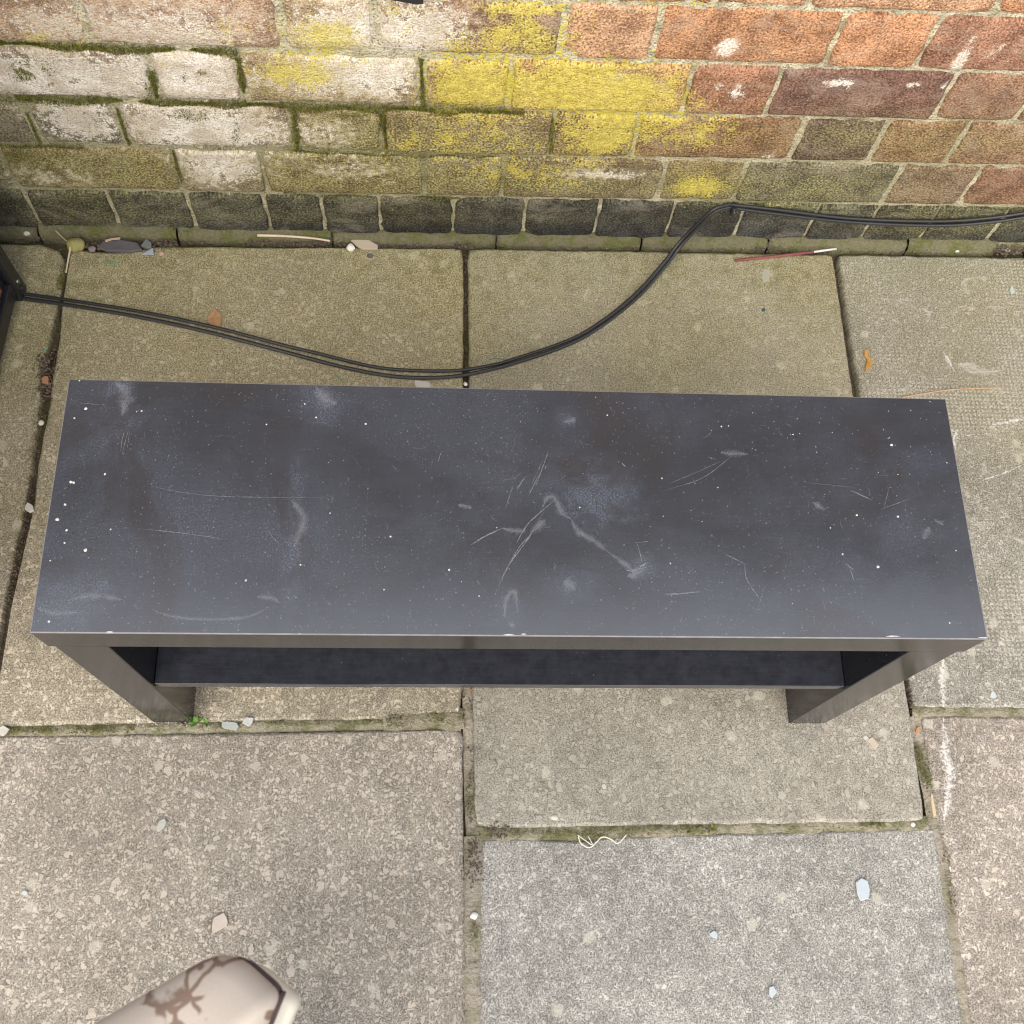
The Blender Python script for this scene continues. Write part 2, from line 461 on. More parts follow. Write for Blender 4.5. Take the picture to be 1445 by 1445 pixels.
def line_x(p, q, y):
    t = (y - p[1]) / (q[1] - p[1]); return p[0] + (q[0] - p[0]) * t
YN = -.74
# left joint, centre joint, right joint, as lines on the ground
Lr = (g2(97, 352), g2(14, 860)); Ll = (g2(86, 352), g2(4, 860))
back = lambda x, o=.006: WO.y + WU.y / WU.x * x - .012 - o
a = g2(97, 352); b = g2(655, 346); c = g2(656, 1013); yb = c[1]; yl = g2(0, 1027)[1]
c2 = (line_x(*Lr, yl), yl)
slab([(a[0], back(a[0], .010)), (b[0], back(b[0])), c, c2] + [g2(u, v) for u, v in ((14, 860), (47, 708), (52, 652), (65, 586), (72, 533), (83, 475), (87, 425), (96, 370))], M['s_olive'], 0, 1, chips=((a[0] + .06, .60, .07, .010), (b[0], yb, .05, .006), (b[0] - .06, yb, .045, .007)))
s = slab([g2(-160, 1039), g2(654, 1027), g2(658, 1445), (g2(662, 1445)[0] + .005, YN), (-.72, YN), (g2(-160, 1039)[0], -.3)], M['s_pink'], -.001, 2)
a = g2(659.5, 347); b = g2(1175, 357)
slab([(a[0], back(a[0])), (b[0], back(b[0])), g2(1205, 560), g2(1284, 1000), g2(1306, 1160), g2(668, 1170)], M['s_mid'], .001, 3, chips=(g2(669, 1168) + (.03, .004),))
slab([g2(677, 1182), g2(1322, 1167), g2(1363, 1445), (g2(1362, 1445)[0] + .01, YN), (g2(676, 1445)[0], YN), g2(675, 1445)], M['s_grey'], -.002, 4, chips=(g2(800, 1179) + (.06, .006),))
a = g2(1182, 358)
slab([(a[0], back(a[0])), (a[0] + .595, back(a[0] + .595)), (g2(1290, 999)[0] + .595, g2(1290, 999)[1]), g2(1290, 999), g2(1212, 556)], M['s_dimple'], .001, 5)
a = g2(1299, 1008)
slab([a, (a[0] + .585, a[1] - .002), (a[0] + .60, YN), (g2(1372, 1445)[0] + .012, YN), g2(1370, 1445), g2(1326, 1165), g2(1312, 1090)], M['s_right'], .000, 6)
a = g2(86, 348); b = Ll
x0 = line_x(*Ll, -.135)
slab([(a[0] - .6, back(a[0] - .6)), (a[0], back(a[0], .008)), g2(93, 362), g2(84, 420), g2(69, 475), g2(59, 533), g2(53, 586), g2(45, 652), g2(36, 708), g2(4, 860), (x0, -.135), (x0 - .6, -.14)], M['s_olive'], -.001, 7, chips=((a[0], a[1], .03, .008),))
# out of the photograph: the same paving goes on
x = x0 - .01
slab([(x, -.147), (x - .6, -.147), (x - .6, YN), (x, YN)], M['s_pink'], 0, 8)
rs = g2(1183, 358)[0] + .607
slab([(rs, back(rs)), (rs + .59, back(rs + .59)), (rs + .6, -.12), (rs + .01, -.115)], M['s_olive'], 0, 9)
slab([(rs + .0, -.127), (rs + .6, -.13), (rs + .6, YN), (rs + .02, YN)], M['s_right'], 0, 10)
xs = [x - .61, x, -.045 - .0, .575, 1.19, 1.80]
for i in range(5):
    for j in range(2):
        y1 = YN - .012 - j * .612; q = .01 * (i % 2)
        slab([(xs[i] + .006, y1 - q), (xs[i + 1] - .006, y1 - q), (xs[i + 1] - .006, y1 - .6), (xs[i] + .006, y1 - .6)],
             M[('s_pink', 's_grey', 's_mid', 's_right')[(i + j * 2) % 4]], 0, 11 + i * 2 + j)
a = g2(86, 348)[0] - .612
slab([(a, back(a)), (a, -.14), (a - .5, -.14), (a - .5, back(a - .5))], M['s_olive'], 0, 31)

# joint fillings that come nearly flush
def joint(pts, wid, mat, z=-.004, name='joint_filling', seed=0):
    path = catmull([Vector((p[0], p[1], 0)) for p in pts], 14)
    vs, fs = [], []
    for i, p in enumerate(path):
        t = (path[min(i + 1, len(path) - 1)] - path[max(i - 1, 0)]).normalized(); nrm = Vector((-t.y, t.x, 0))
        for k in range(5):
            q = p + nrm * wid * (k / 4 - .5)
            vs.append((q.x, q.y, z + .0034 * nz(q.x * 42, q.y * 42, seed) + .0016 * nz(q.x * 230, q.y * 230, seed) + (-.0035, -.0008, 0, -.0008, -.0035)[k]))
    for i in range(len(path) - 1):
        for k in range(4): fs.append((i * 5 + k, i * 5 + k + 1, i * 5 + k + 6, i * 5 + k + 5))
    return link(name, vs, fs, mat, patio, True)
joint([g2(668, 1180), g2(668, 1300), g2(667, 1445), (g2(668, 1445)[0], YN)], .024, M['fill'], -.0018, seed=1)
joint([g2(-20, 1033), g2(200, 1028), g2(400, 1022), g2(655, 1018)], .019, M['mossfill'], -.0012, seed=2)
joint([g2(540, 1016), g2(600, 1011), g2(652, 1017)], .034, M['mossfill'], .0004, seed=12)
joint([g2(664, 1177), g2(800, 1175), g2(950, 1171), g2(1150, 1167), g2(1312, 1164)], .024, M['mossfill'], -.0022, seed=3)
joint([g2(1288, 1004), g2(1445, 1004), (1.16, -.115)], .022, M['mossfill'], -.0012, seed=4)
joint([g2(1291, 1010), g2(1310, 1090), g2(1325, 1165), g2(1366, 1445)], .024, M['fill'], -.003, seed=5)
joint([g2(661, 965), g2(662, 1040), g2(664, 1120), g2(667, 1182)], .016, M['fill'], -.0034, seed=6)

# ------------------------------------------------------------------ brick wall
wall = empty('brick_wall', WO, math.atan2(WU.y, WU.x))
tag(wall, 'old lichen-stained brick wall with a black brick course at its foot', 'wall')
def blobs(L):
    out = []
    for (u, v, ru, rv, a) in L:
        s0, z0 = Wp(u, v); s1 = Wp(u + ru, v)[0]; z1 = Wp(u, v - rv)[1]
        out.append((s0, z0, abs(s1 - s0) * (1.1 if ru > 30 else 1), abs(z1 - z0) * (1.3 if rv > 16 else 1), a))
    return np.array(out)
BW = blobs([(60, 112, 140, 30, .95), (270, 110, 75, 30, .85), (290, 185, 115, 28, .95), (100, 180, 60, 25, .6), (310, 243, 60, 22, .7),
            (250, 35, 150, 40, .62), (440, 115, 60, 25, .55), (545, 115, 55, 30, .75), (600, 40, 80, 40, .8), (50, 30, 80, 40, .4),
            (480, 40, 60, 40, .6), (850, 246, 70, 9, .8), (60, 250, 110, 20, .5), (500, 240, 90, 20, .5), (470, 185, 60, 20, .4), (1026, 68, 20, 15, 1.1),
            (1185, 117, 26, 8, 1.0), (1285, 120, 14, 7, .8), (1010, 120, 10, 10, .7), (1040, 130, 16, 14, .8), (1366, 70, 6, 25, .9),
            (1350, 90, 8, 14, .8), (1405, 72, 16, 12, .7), (1085, 220, 14, 6, .8), (1330, 118, 7, 9, .8), (870, 108, 22, 9, .7), (670, 240, 60, 20, .3), (700, 180, 60, 20, .3)])
BY = blobs([(300, 235, 330, 40, .24), (560, 60, 120, 30, .2), (640, 150, 300, 70, .17), (200, 60, 220, 40, .1), (850, 128, 115, 30, 1.0), (660, 122, 62, 30, .7), (740, 50, 90, 30, .6), (850, 195, 50, 26, .6), (980, 188, 85, 26, .55),
            (990, 265, 50, 18, .75), (420, 105, 70, 20, .65), (455, 50, 45, 22, .7), (650, 195, 110, 26, .35), (760, 248, 120, 20, .45),
            (60, 55, 90, 18, .5), (320, 45, 50, 18, .4), (740, 12, 120, 8, .5), (560, 20, 40, 20, .35), (960, 8, 60, 8, .5), (235, 90, 25, 10, .4)])
BG = blobs([(380, 190, 420, 75, .42), (1250, 220, 250, 50, .22), (200, 120, 230, 20, .15), (100, 243, 170, 24, .95), (560, 250, 230, 26, .75), (1000, 266, 60, 18, .7), (1150, 265, 110, 20, .6), (480, 190, 90, 26, .65),
            (700, 195, 160, 26, .45), (1190, 190, 55, 20, .5), (100, 302, 200, 18, .3), (1330, 310, 120, 22, .55), (40, 98, 22, 12, 1.0),
            (60, 150, 60, 10, .7), (820, 262, 160, 12, .6), (270, 160, 22, 8, .8), (334, 190, 10, 16, .7), (1360, 200, 110, 25, .35), (820, 308, 300, 10, .15), (1100, 290, 60, 6, .8), (400, 305, 240, 10, .2)])
def field(B, S, Z):
    S = np.asarray(S)[:, None]; Z = np.asarray(Z)[:, None]
    return np.clip((B[:, 4] * np.exp(-((S - B[:, 0]) / B[:, 2]) ** 2 - ((Z - B[:, 1]) / B[:, 3]) ** 2)).sum(1), 0, 1.25)
def paint(me, base=None, boost=(1, 1, 1)):
    n = len(me.vertices); a = np.empty(n * 3); me.vertices.foreach_get('co', a); a = a.reshape(-1, 3)
    S, Z = a[:, 0], a[:, 2]
    g = np.ones((n, 4)); g[:, 0] = field(BW, S, Z) * boost[0]; g[:, 1] = field(BY, S, Z) * boost[1]; g[:, 2] = np.clip(field(BG, S, Z) * boost[2], 0, 1)
    at = me.attributes.new('growth', 'FLOAT_COLOR', 'POINT'); at.data.foreach_set('color', g.ravel())
    if base is not None:
        at = me.attributes.new('base', 'FLOAT_COLOR', 'POINT'); at.data.foreach_set('color', list(tuple(base) + (1,)) * n)
S0, S1 = -1.75, 1.85
st = .009; ss = np.arange(S0, S1 + st, st); zz = np.arange(-.06, 1.04, st)
vs = []
for z in zz:
    for s_ in ss:
        vs.append((s_, .0036 + .003 * nz(s_ * 38, z * 38, 4) + .0018 * nz(s_ * 150, z * 150, 8), z))
nx = len(ss)
fs = [(j * nx + i, j * nx + i + 1, (j + 1) * nx + i + 1, (j + 1) * nx + i) for j in range(len(zz) - 1) for i in range(nx - 1)]
mo = link('mortar', vs, fs, M['mortar'], wall, True); paint(mo.data)
bm = bmesh.new(); box_bm(bm, (S0, .03, -.06), (S1, .24, zz[-1] - .002)); linkbm('wall_core', bm, M['mortar'], wall)
bm = bmesh.new(); box_bm(bm, (S0, 0, zz[-1]), (S1, .24, 2.85)); linkbm('unseen_upper_wall', bm, M['upper'], wall)  # unseen wall above; height and grey chosen for its reflection in the bench

ORG, SAL, BRN, DRD, OLV, GRY, PNK, PUR, BLK = (.51, .27, .15), (.56, .345, .21), (.29, .17, .11), (.205, .115, .09), (.25, .19, .10), (.19, .165, .13), (.47, .33, .23), (.12, .075, .07), (.047, .048, .048)
def brick(s0, s1, z0, z1, col, seed, proud=.0, wear=1.0, joint_=.0034):
    s0 += joint_; s1 -= joint_; z0 += joint_; z1 -= joint_
    L, H = s1 - s0, z1 - z0
    def ticks(L, step):
        e = [0, .0028, .007]; n = max(2, int(round((L - .014) / step)))
        return e[:2] + [.007 + (L - .014) * i / n for i in range(n + 1)] + [L - .0028, L]
    A, B = ticks(L, .014), ticks(H, .012); na, nb = len(A), len(B)
    vs = []
    tilt = random.uniform(-.0015, .0015)
    chips = [(random.choice((0, L)) if random.random() < .6 else random.uniform(0, L), random.choice((0, H)), random.uniform(.008, .018), random.uniform(.003, .007)) for _ in range(random.choice((0, 1, 1, 2)))]
    for z in B:
        for a in A:
            s_ = s0 + a; zz_ = z0 + z; e = min(a, L - a, z, H - z)
            r = .0048 * wear * (1 + .5 * nz(s_ * 30, zz_ * 30, seed)); k = max(0, 1 - e / r)
            y = -proud + r * .75 * k * k + .0012 * nz(s_ * 45, zz_ * 45, seed) + .0009 * nz(s_ * 140, zz_ * 140, seed) + tilt * (a / L - .5)
            ca = min(a, L - a) + min(z, H - z)
            if ca < .010: y += (.010 - ca) * .3 * wear
            for (cx, cz, cr_, cd) in chips:
                e2 = math.hypot(a - cx, z - cz) / cr_ + .5 * nz(s_ * 120, zz_ * 120, seed + 2)
                if e2 < 1: y += cd * (1 - e2) ** .7
            if e < .0001:
                s_ += .003 * wear * nz(s_ * 55, zz_ * 55, seed + 3); zz_ += .003 * wear * nz(s_ * 55, zz_ * 55, seed + 7)
            vs.append((s_, y, zz_))
    fs = [(j * na + i, j * na + i + 1, (j + 1) * na + i + 1, (j + 1) * na + i) for j in range(nb - 1) for i in range(na - 1)]
    ring = list(range(na)) + [j * na + na - 1 for j in range(1, nb)] + [(nb - 1) * na + i for i in range(na - 2, -1, -1)] + [j * na for j in range(nb - 2, 0, -1)]
    base = len(vs)
    for q in ring: v = vs[q]; vs.append((v[0], .028, v[2]))
    m = len(ring)
    for i in range(m): j = (i + 1) % m; fs.append((ring[j], ring[i], base + i, base + j))
    o = link('brick', vs, fs, M['brick'], wall, True)
    paint(o.data, col, (1, 1, 1))
    return o
ZB = [.0, .100, .194, .2845, .3765, .4685]
J = {4: [(117, 30), (397, 35), (530, 40), (797, 45), (925, 52), (1180, 57), (1311, 60)],
     3: [(213, 103), (339, 108), (595, 116), (721, 122), (970, 130), (1092, 132), (1333, 138), (1441, 159)],
     2: [(46, 181), (172, 180), (415, 187), (541, 187), (779, 192), (897, 196), (1125, 201), (1239, 203)],
     1: [(12, 241), (250, 240), (372, 243), (599, 249), (710, 256), (933, 258), (1045, 260), (1260, 262), (1368, 265)],
     0: [(42, 291), (161, 298), (270, 298), (377, 303), (457, 305), (536, 307), (639, 310), (740, 310), (842, 312), (945, 313), (1041, 321), (1140, 323), (1224, 323), (1307, 323), (1405, 323)]}
COL = {4: [(.50, .36, .24), PNK, (.50, .40, .26), (.30, .20, .14), SAL, (.45, .245, .135), ORG, (.35, .19, .125)],
       3: [(.36, .28, .21), (.46, .34, .26), (.42, .33, .2), (.40, .28, .12), (.48, .31, .14), (.36, .19, .12), DRD, BRN, BRN],
       2: [GRY, GRY, (.33, .26, .2), (.27, .2, .12), (.28, .2, .12), (.27, .18, .10), (.27, .16, .09), PUR, (.26, .15, .085)],
       1: [GRY, OLV, (.28, .23, .18), OLV, (.24, .18, .11), (.22, .17, .11), OLV, (.13, .115, .09), (.21, .14, .10), (.24, .13, .09)]}
hdr, strc = .115, .2285
sd = 0
FIRST_STRETCH = {4: 0, 3: 1, 2: 0, 1: 0}      # is the brick before the first joint a stretcher?
for r_ in (0, 1, 2, 3, 4):
    js = [Wp(u, v)[0] for u, v in J[r_]]
    n0 = len(js)
    if r_ == 0: lenL = lambda i: .104
    st_first = FIRST_STRETCH.get(r_, 0)
    left = []; cur = js[0]; isS = bool(st_first)
    while cur > S0 + .02:
        cur -= .104 if r_ == 0 else (strc if isS else hdr); isS = not isS; left.insert(0, max(cur, S0))
    right = []; cur = js[-1]
    isS = (n0 % 2 == 0) == bool(st_first)
    while cur < S1 - .02:
        cur += .104 if r_ == 0 else (strc if isS else hdr); isS = not isS; right.append(min(cur, S1))
    allj = left + js + right; off = len(left)
    for i in range(len(allj) - 1):
        if allj[i + 1] - allj[i] < .03: continue
        sd += 1; k = i - (off - 1)
        if r_ == 0:
            t = random.uniform(.75, 1.35); col = tuple(v * t for v in BLK)
            brick(allj[i], allj[i + 1], .006, ZB[1], col, sd, .0015 + random.uniform(-.001, .001), random.uniform(.6, 1.1), random.uniform(.002, .0036))
        else:
            cl = COL[r_]; col = cl[k] if 0 <= k < len(cl) else random.choice([ORG, BRN, DRD, SAL] if k > 0 else [GRY, PNK, BRN])
            brick(allj[i], allj[i + 1], ZB[r_], ZB[r_ + 1], col, sd, random.uniform(-.001, .002), 1.0 + (.5 if k < 4 and r_ > 1 else 0), .0046 if k < 4 and r_ > 1 else .0034)
# courses above the picture
for r_ in range(5, 11):
    z0 = ZB[5] + (r_ - 5) * .092
    cur = S0 - random.uniform(0, .3) if r_ > 5 else None
    if r_ == 5:
        anchor = Wp(1009, 3)[0]; cur = anchor
        while cur > S0: cur -= hdr + strc
    isS = (r_ % 2 == 0) if r_ > 5 else False
    while cur < S1 - .03:
        L = strc if isS else hdr
        a, b = max(cur, S0), min(cur + L, S1)
        if b - a > .04:
            sd += 1
            brick(a, b, z0, z0 + .092, random.choice([ORG, SAL, BRN, ORG, (.46, .19, .09)]), sd, random.uniform(-.001, .002), 1.1)
        cur += L; isS = not isS

# cement fillet along the foot of the wall, in broken lengths
def fillet(sa, sb, h=.016, dep=.013, seed=0, z0=0):
    n = max(4, int((sb - sa) / .009)); vs = []; fs = []
    prof = [(.012, h + .004), (.0, h), (-dep * .55, h * .82), (-dep, h * .35), (-dep - .002, -.012), (-dep, -.03)]
    m = len(prof)
    for i in range(n + 1):
        s_ = sa + (sb - sa) * i / n
        e = min(i, n - i) / 3
        sh = 1 if e >= 1 else .8 + .2 * e
        for k, (y, z) in enumerate(prof):
            a = nz(s_ * 40, k * 1.7, seed); b_ = nz(s_ * 130, k * 2.7, seed)
            vs.append((s_, y * sh + .0035 * a + .0016 * b_, z * sh + z0 + (.003 * a + .0015 * b_ if k > 0 else 0)))
    for i in range(n):
        for k in range(m - 1): fs.append((i * m + k, i * m + k + 1, (i + 1) * m + k + 1, (i + 1) * m + k))
    fs.append(tuple(range(m))); fs.append(tuple(n * m + k for k in range(m))[::-1])
    return link('cement_fillet', vs, fs, M['fillet'], wall, True)
cuts = [S0] + [Wp(u, 335)[0] for u in (-200, 62, 254, 470, 700, 905, 1085, 1284, 1412)]
for i in range(len(cuts) - 1):
    fillet(cuts[i] + .0015, cuts[i + 1] - .0015, (.012, .013, .019, .016, .012, .014, .015, .016, .018)[i], .0125, i)
fillet(Wp(1460, 335)[0], S1, .014, .012, 20)

# ------------------------------------------------------------------ moss and soil (nobody could count them)
def tufts(spots, name, mat, size=(.0012, .003), parent=None):
    vs, fs = [], []
    for (p, nrm) in spots:
        h = random.uniform(*size); t = Vector((random.gauss(0, 1), random.gauss(0, 1), random.gauss(0, 1)))
        t = (t - nrm * t.dot(nrm)).normalized(); dirn = (nrm + t.cross(nrm) * random.uniform(-.8, .8) + t * random.uniform(-.5, .5)).normalized()
        wd = h * random.uniform(.25, .45); i = len(vs)
        vs += [p - t * wd, p + t * wd, p + dirn * h]
        fs.append((i, i + 1, i + 2))
    return link(name, vs, fs, mat, parent)
wn = -WN
ms = []
def wall_moss(poly, width, n, off=.0):
    pts = [Wp(u, v) for u, v in poly]
    segs = [(pts[i], pts[i + 1], math.dist(pts[i], pts[i + 1])) for i in range(len(pts) - 1)]
    T = sum(x[2] for x in segs)
    for _ in range(n):
        r = random.uniform(0, T)
        for a, b, L in segs:
            if r <= L: break
            r -= L
        s_ = a[0] + (b[0] - a[0]) * r / L; z = a[1] + (b[1] - a[1]) * r / L
        k = .55 + .9 * nz(s_ * 22, z * 22, 2)
        if k < .12: continue
        q = random.gauss(0, .36); thick = max(0, 1 - q * q) * .006 * k
        d_ = Vector((b[0] - a[0], b[1] - a[1])).normalized()
        s_ += -d_.y * q * width * k; z += d_.x * q * width * k
        ms.append((W2(s_, .004 - thick - off, z), (wn + Vector((0, 0, .5))).normalized()))
def wall_patch(u, v, ru, rv, n):
    for _ in range(n):
        a = random.gauss(0, .5); b = random.gauss(0, .5)
        s_, z = Wp(u + a * ru, v + b * rv)
        if nz(s_ * 60, z * 60, 6) < -.15: continue
        ms.append((W2(s_, -.0005 - .003 * max(0, 1 - a * a - b * b), z), (wn + Vector((0, 0, .4))).normalized()))
wall_moss([(-30, 60), (60, 66), (200, 71), (335, 74)], .017, 6500)
wall_moss([(20, 138), (130, 142), (215, 146), (345, 149), (480, 153), (600, 155), (740, 160)], .019, 13000)
wall_moss([(213, 100), (222, 140)], .012, 900)
wall_moss([(336, 84), (346, 146)], .012, 1300)
wall_moss([(594, 84), (597, 152)], .008, 1200)
wall_moss([(414, 158), (420, 212)], .009, 900)
wall_moss([(541, 162), (545, 212)], .008, 1000)
wall_moss([(165, 154), (182, 206)], .006, 700)
wall_moss([(37, 160), (57, 202)], .006, 500)
wall_moss([(781, 166), (776, 220)], .005, 600)
wall_moss([(-20, 203), (60, 207), (120, 208)], .008, 1200)
wall_moss([(410, 213), (450, 217), (560, 220), (700, 222)], .008, 1300)
wall_moss([(243, 214), (258, 266)], .005, 450)
wall_moss([(590, 277), (650, 281)], .005, 500); wall_moss([(400, 274), (520, 278)], .005, 400)
wall_moss([(1055, 288), (1080, 290)], .004, 160); wall_moss([(1385, 294), (1440, 296)], .004, 220)
wall_patch(42, 98, 34, 16, 1000); wall_patch(20, 135, 40, 8, 400); wall_patch(300, 205, 30, 6, 200); wall_patch(420, 205, 14, 14, 200); wall_patch(210, 125, 16, 14, 350); wall_patch(500, 160, 40, 5, 250); wall_patch(20, 215, 30, 14, 300); wall_patch(272, 160, 36, 10, 400); wall_patch(334, 188, 9, 22, 160); wall_patch(70, 115, 8, 6, 60)
wall_patch(140, 135, 26, 6, 250); wall_patch(105, 112, 9, 5, 50); wall_patch(260, 108, 7, 6, 40); wall_patch(285, 100, 8, 5, 40); wall_patch(288, 113, 9, 5, 50)
wall_patch(120, 235, 90, 14, 350); wall_patch(60, 230, 40, 12, 200)
# green crust along the paving joints
def ground_moss(poly, width, n, z=-.003, hmax=.004):
    pts = [Vector((*g2(u, v), 0)) for u, v in poly]
    segs = [(pts[i], pts[i + 1], (pts[i + 1] - pts[i]).length) for i in range(len(pts) - 1)]; T = sum(x[2] for x in segs)
    for _ in range(n):
        r = random.uniform(0, T)
        for a, b, L in segs:
            if r <= L: break
            r -= L
        p = a.lerp(b, r / L); k = .5 + nz(p.x * 30, p.y * 30, 11)
        if k < .15: continue
        q = random.gauss(0, .36); dd = (b - a).normalized()
        p = p + Vector((-dd.y, dd.x, 0)) * q * width
        ms.append((Vector((p.x, p.y, z + hmax * max(0, 1 - q * q) * k)), Vector((0, 0, 1))))
ground_moss([(0, 1032), (60, 1030), (190, 1027)], .010, 900)
ground_moss([(280, 1024), (420, 1020), (540, 1017)], .008, 600)
ground_moss([(545, 1016), (600, 1009), (650, 1017)], .018, 800)
ground_moss([(720, 1176), (860, 1173), (1010, 1169)], .012, 1600, -.004)
ground_moss([(1210, 1164), (1250, 1163)], .006, 200); ground_moss([(1290, 1045), (1300, 1075), (1310, 1110)], .013, 900)
ground_moss([(663, 1090), (664, 1150)], .008, 250); ground_moss([(668, 1300), (668, 1360)], .012, 250)
ground_moss([(1335, 1190), (1350, 1300)], .008, 250); ground_moss([(88, 370), (84, 410)], .008, 350); ground_moss([(62, 540), (42, 650), (10, 850)], .010, 500)
ground_moss([(1150, 345), (1445, 353)], .006, 500, .004)
mo_ = tufts(ms, 'moss', M['moss']); tag(mo_, 'short green moss filling mortar and paving joints', 'moss', None, 'stuff')

M['crumb'] = mat_plain('soil_crumb', (.135, .105, .085), .95, .1, .6, 60)
def crumbs(spots, name, mat):
    vs, fs = [], []
    T = [(0, 0, 1), (0, 0, -1), (1, 0, 0), (-1, 0, 0), (0, 1, 0), (0, -1, 0)]
    F = [(0, 2, 4), (0, 4, 3), (0, 3, 5), (0, 5, 2), (1, 4, 2), (1, 3, 4), (1, 5, 3), (1, 2, 5)]
    for (p, r) in spots:
        i = len(vs); rot = Matrix.Rotation(random.uniform(0, 6.3), 3, Vector((random.random(), random.random(), random.random())).normalized())
        vs += [p + rot @ (Vector(t) * r * random.uniform(.6, 1.25)) for t in T]
        fs += [tuple(i + k for k in f) for f in F]
    return link(name, vs, fs, mat)
cs = []
def soil(u0, u1, n, v0=336, dv=5, rr=(.0006, .0022), z=-.004):
    for _ in range(n):
        u = random.uniform(u0, u1); v = v0 + (u) * (22 / 1445) + random.gauss(0, .5) * dv
        r = random.uniform(*rr) * (1 if random.random() < .9 else 1.7); cs.append((G(u, v, 0) + Vector((0, 0, z + random.uniform(0, .004) + r * .5)), r))
soil(-10, 1445, 900, 336, 3); soil(350, 470, 380, 336, 7, z=.0); soil(105, 250, 420, 342, 9, z=-.001); soil(480, 660, 240, 337, 5)
soil(640, 670, 90, 338, 6, z=0); soil(1400, 1460, 220, 334, 6, (.0008, .0022), .002); soil(1060, 1100, 90, 331, 6, z=.002)
def jsoil(poly, n, width=.006, rr=(.0006, .002), z=-.008):
    pts = [Vector((*g2(u, v), 0)) for u, v in poly]
    for _ in range(n):
        i = random.randrange(len(pts) - 1); p = pts[i].lerp(pts[i + 1], random.random())
        cs.append((p + Vector((random.gauss(0, width / 2), random.gauss(0, width / 2), z + random.uniform(0, .005))), random.uniform(*rr)))
jsoil([(62, 500), (68, 530), (60, 560)], 190, .012, (.001, .003), -.003); jsoil([(90, 400), (40, 690), (10, 860)], 420)
jsoil([(657, 350), (658, 545)], 200); jsoil([(662, 970), (664, 1160)], 200); jsoil([(668, 1180), (668, 1240)], 160, .013, (.0008, .002), -.003)
jsoil([(1178, 360), (1208, 556)], 180, .003, z=-.013); jsoil([(1285, 960), (1292, 1010)], 120); jsoil([(1312, 1110), (1330, 1160)], 110, .01); jsoil([(1330, 1170), (1365, 1440)], 180)
jsoil([(690, 1172), (720, 1174)], 70, .01, (.0008, .0022), -.003); jsoil([(1000, 1168), (1300, 1163)], 200, .006)
gs = []
for _ in range(520):
    u, v = random.uniform(0, 1445), random.uniform(350, 1445)
    if random.random() < .35: v = random.uniform(345, 420)
    r = random.uniform(.0004, .0012); gs.append((G(u, v) + Vector((0, 0, .0015 + r * .4)), r))
for fx, n in ((244, 60), (1140, 60)):
    for _ in range(n):
        r = random.uniform(.0004, .0013); gs.append((G(fx + random.gauss(0, 26), 1021 + random.gauss(0, 2)) + Vector((0, 0, .001)), r))
M['grit'] = mat_plain('pale_grit', (.50, .46, .40), .9, .2, .5, 30)
tag(crumbs(gs, 'grit', M['grit']), 'pale loose grit sprinkled over the paving slabs', 'grit', None, 'stuff')
so_ = crumbs(cs, 'soil_crumbs', M['crumb']); tag(so_, 'brown soil crumbs and grit along wall foot and joints', 'soil', None, 'stuff')

# ------------------------------------------------------------------ the TV bench
W_, D_, H_, T_ = .9, .26, .45, .05
bench = empty('tv_bench'); tag(bench, 'long low black TV bench with dusty scratched top and one shelf', 'tv bench')
def panel(name, lo, hi, mats, bev=.0012):
    bm = bmesh.new(); box_bm(bm, lo, hi)
    r = bmesh.ops.bevel(bm, geom=list(bm.edges), offset=bev, segments=2, affect='EDGES', profile=.5)
    o = linkbm(name, bm, mats, bench); return o
top = panel('tabletop', (-W_ / 2, -D_ / 2, H_ - T_), (W_ / 2, D_ / 2, H_), [M['top'], M['black'], M['wornedge']], .0011)
for pl in top.data.polygons:
    n_, c_ = pl.normal, pl.center
    if n_.z > .98: pl.material_index = 0
    elif abs(n_.y) > .98 or abs(n_.x) > .98 or n_.z < -.98: pl.material_index = 1
    else: pl.material_index = 2 if c_.z > .449 else 1
I_ = .006
for sx in (-1, 1):
    a, b = sx * (W_ / 2 - I_), sx * (W_ / 2 - I_ - T_)
    panel('side_panel', (min(a, b), -D_ / 2 + .0005, 0), (max(a, b), D_ / 2 - .0005, H_ - T_ - .0004), [M['black']], .001)
xi = W_ / 2 - I_ - T_
sh = panel('shelf', (-xi + .0004, -D_ / 2 + .004, .203), (xi - .0004, D_ / 2 - .012, .217), [M['shelf']], .0008)

def strip(polys, name, mat, parent, z, px=True):
    """hair-thin marks lying on a surface: (points, width in metres)"""
    vs, fs, ed = [], [], []
    for pts, wd in polys:
        P = catmull([G(u, v, z) for u, v in pts] if px else pts, 6); n = len(P)
        for i, p in enumerate(P):
            t = (P[min(i + 1, n - 1)] - P[max(i - 1, 0)]).normalized(); nr = Vector((-t.y, t.x, 0))
            f = min(1, 3.2 * min(i, n - 1 - i) / (n - 1) + .15) * wd * random.uniform(.7, 1.2)
            for k in (-1, 0, 1):
                q = p + nr * k * f * .5; vs.append((q.x, q.y, z + .00012)); ed.append(1 - abs(k))
        b = len(vs) - n * 3
        for i in range(n - 1):
            for k in (0, 1):
                fs.append((b + i * 3 + k, b + i * 3 + k + 1, b + i * 3 + k + 4, b + i * 3 + k + 3))
    o = link(name, vs, fs, mat, parent)
    at = o.data.attributes.new('edge', 'FLOAT', 'POINT'); at.data.foreach_set('value', ed)
    return o
A = lambda *p: [(x / 3.01, 520 + y / 3.01) for x, y in p]
Bq = lambda *p: [(480 + x / 3.01, 520 + y / 3.01) for x, y in p]
Cq = lambda *p: [(940 + x / 2.86, 520 + y / 2.86) for x, y in p]
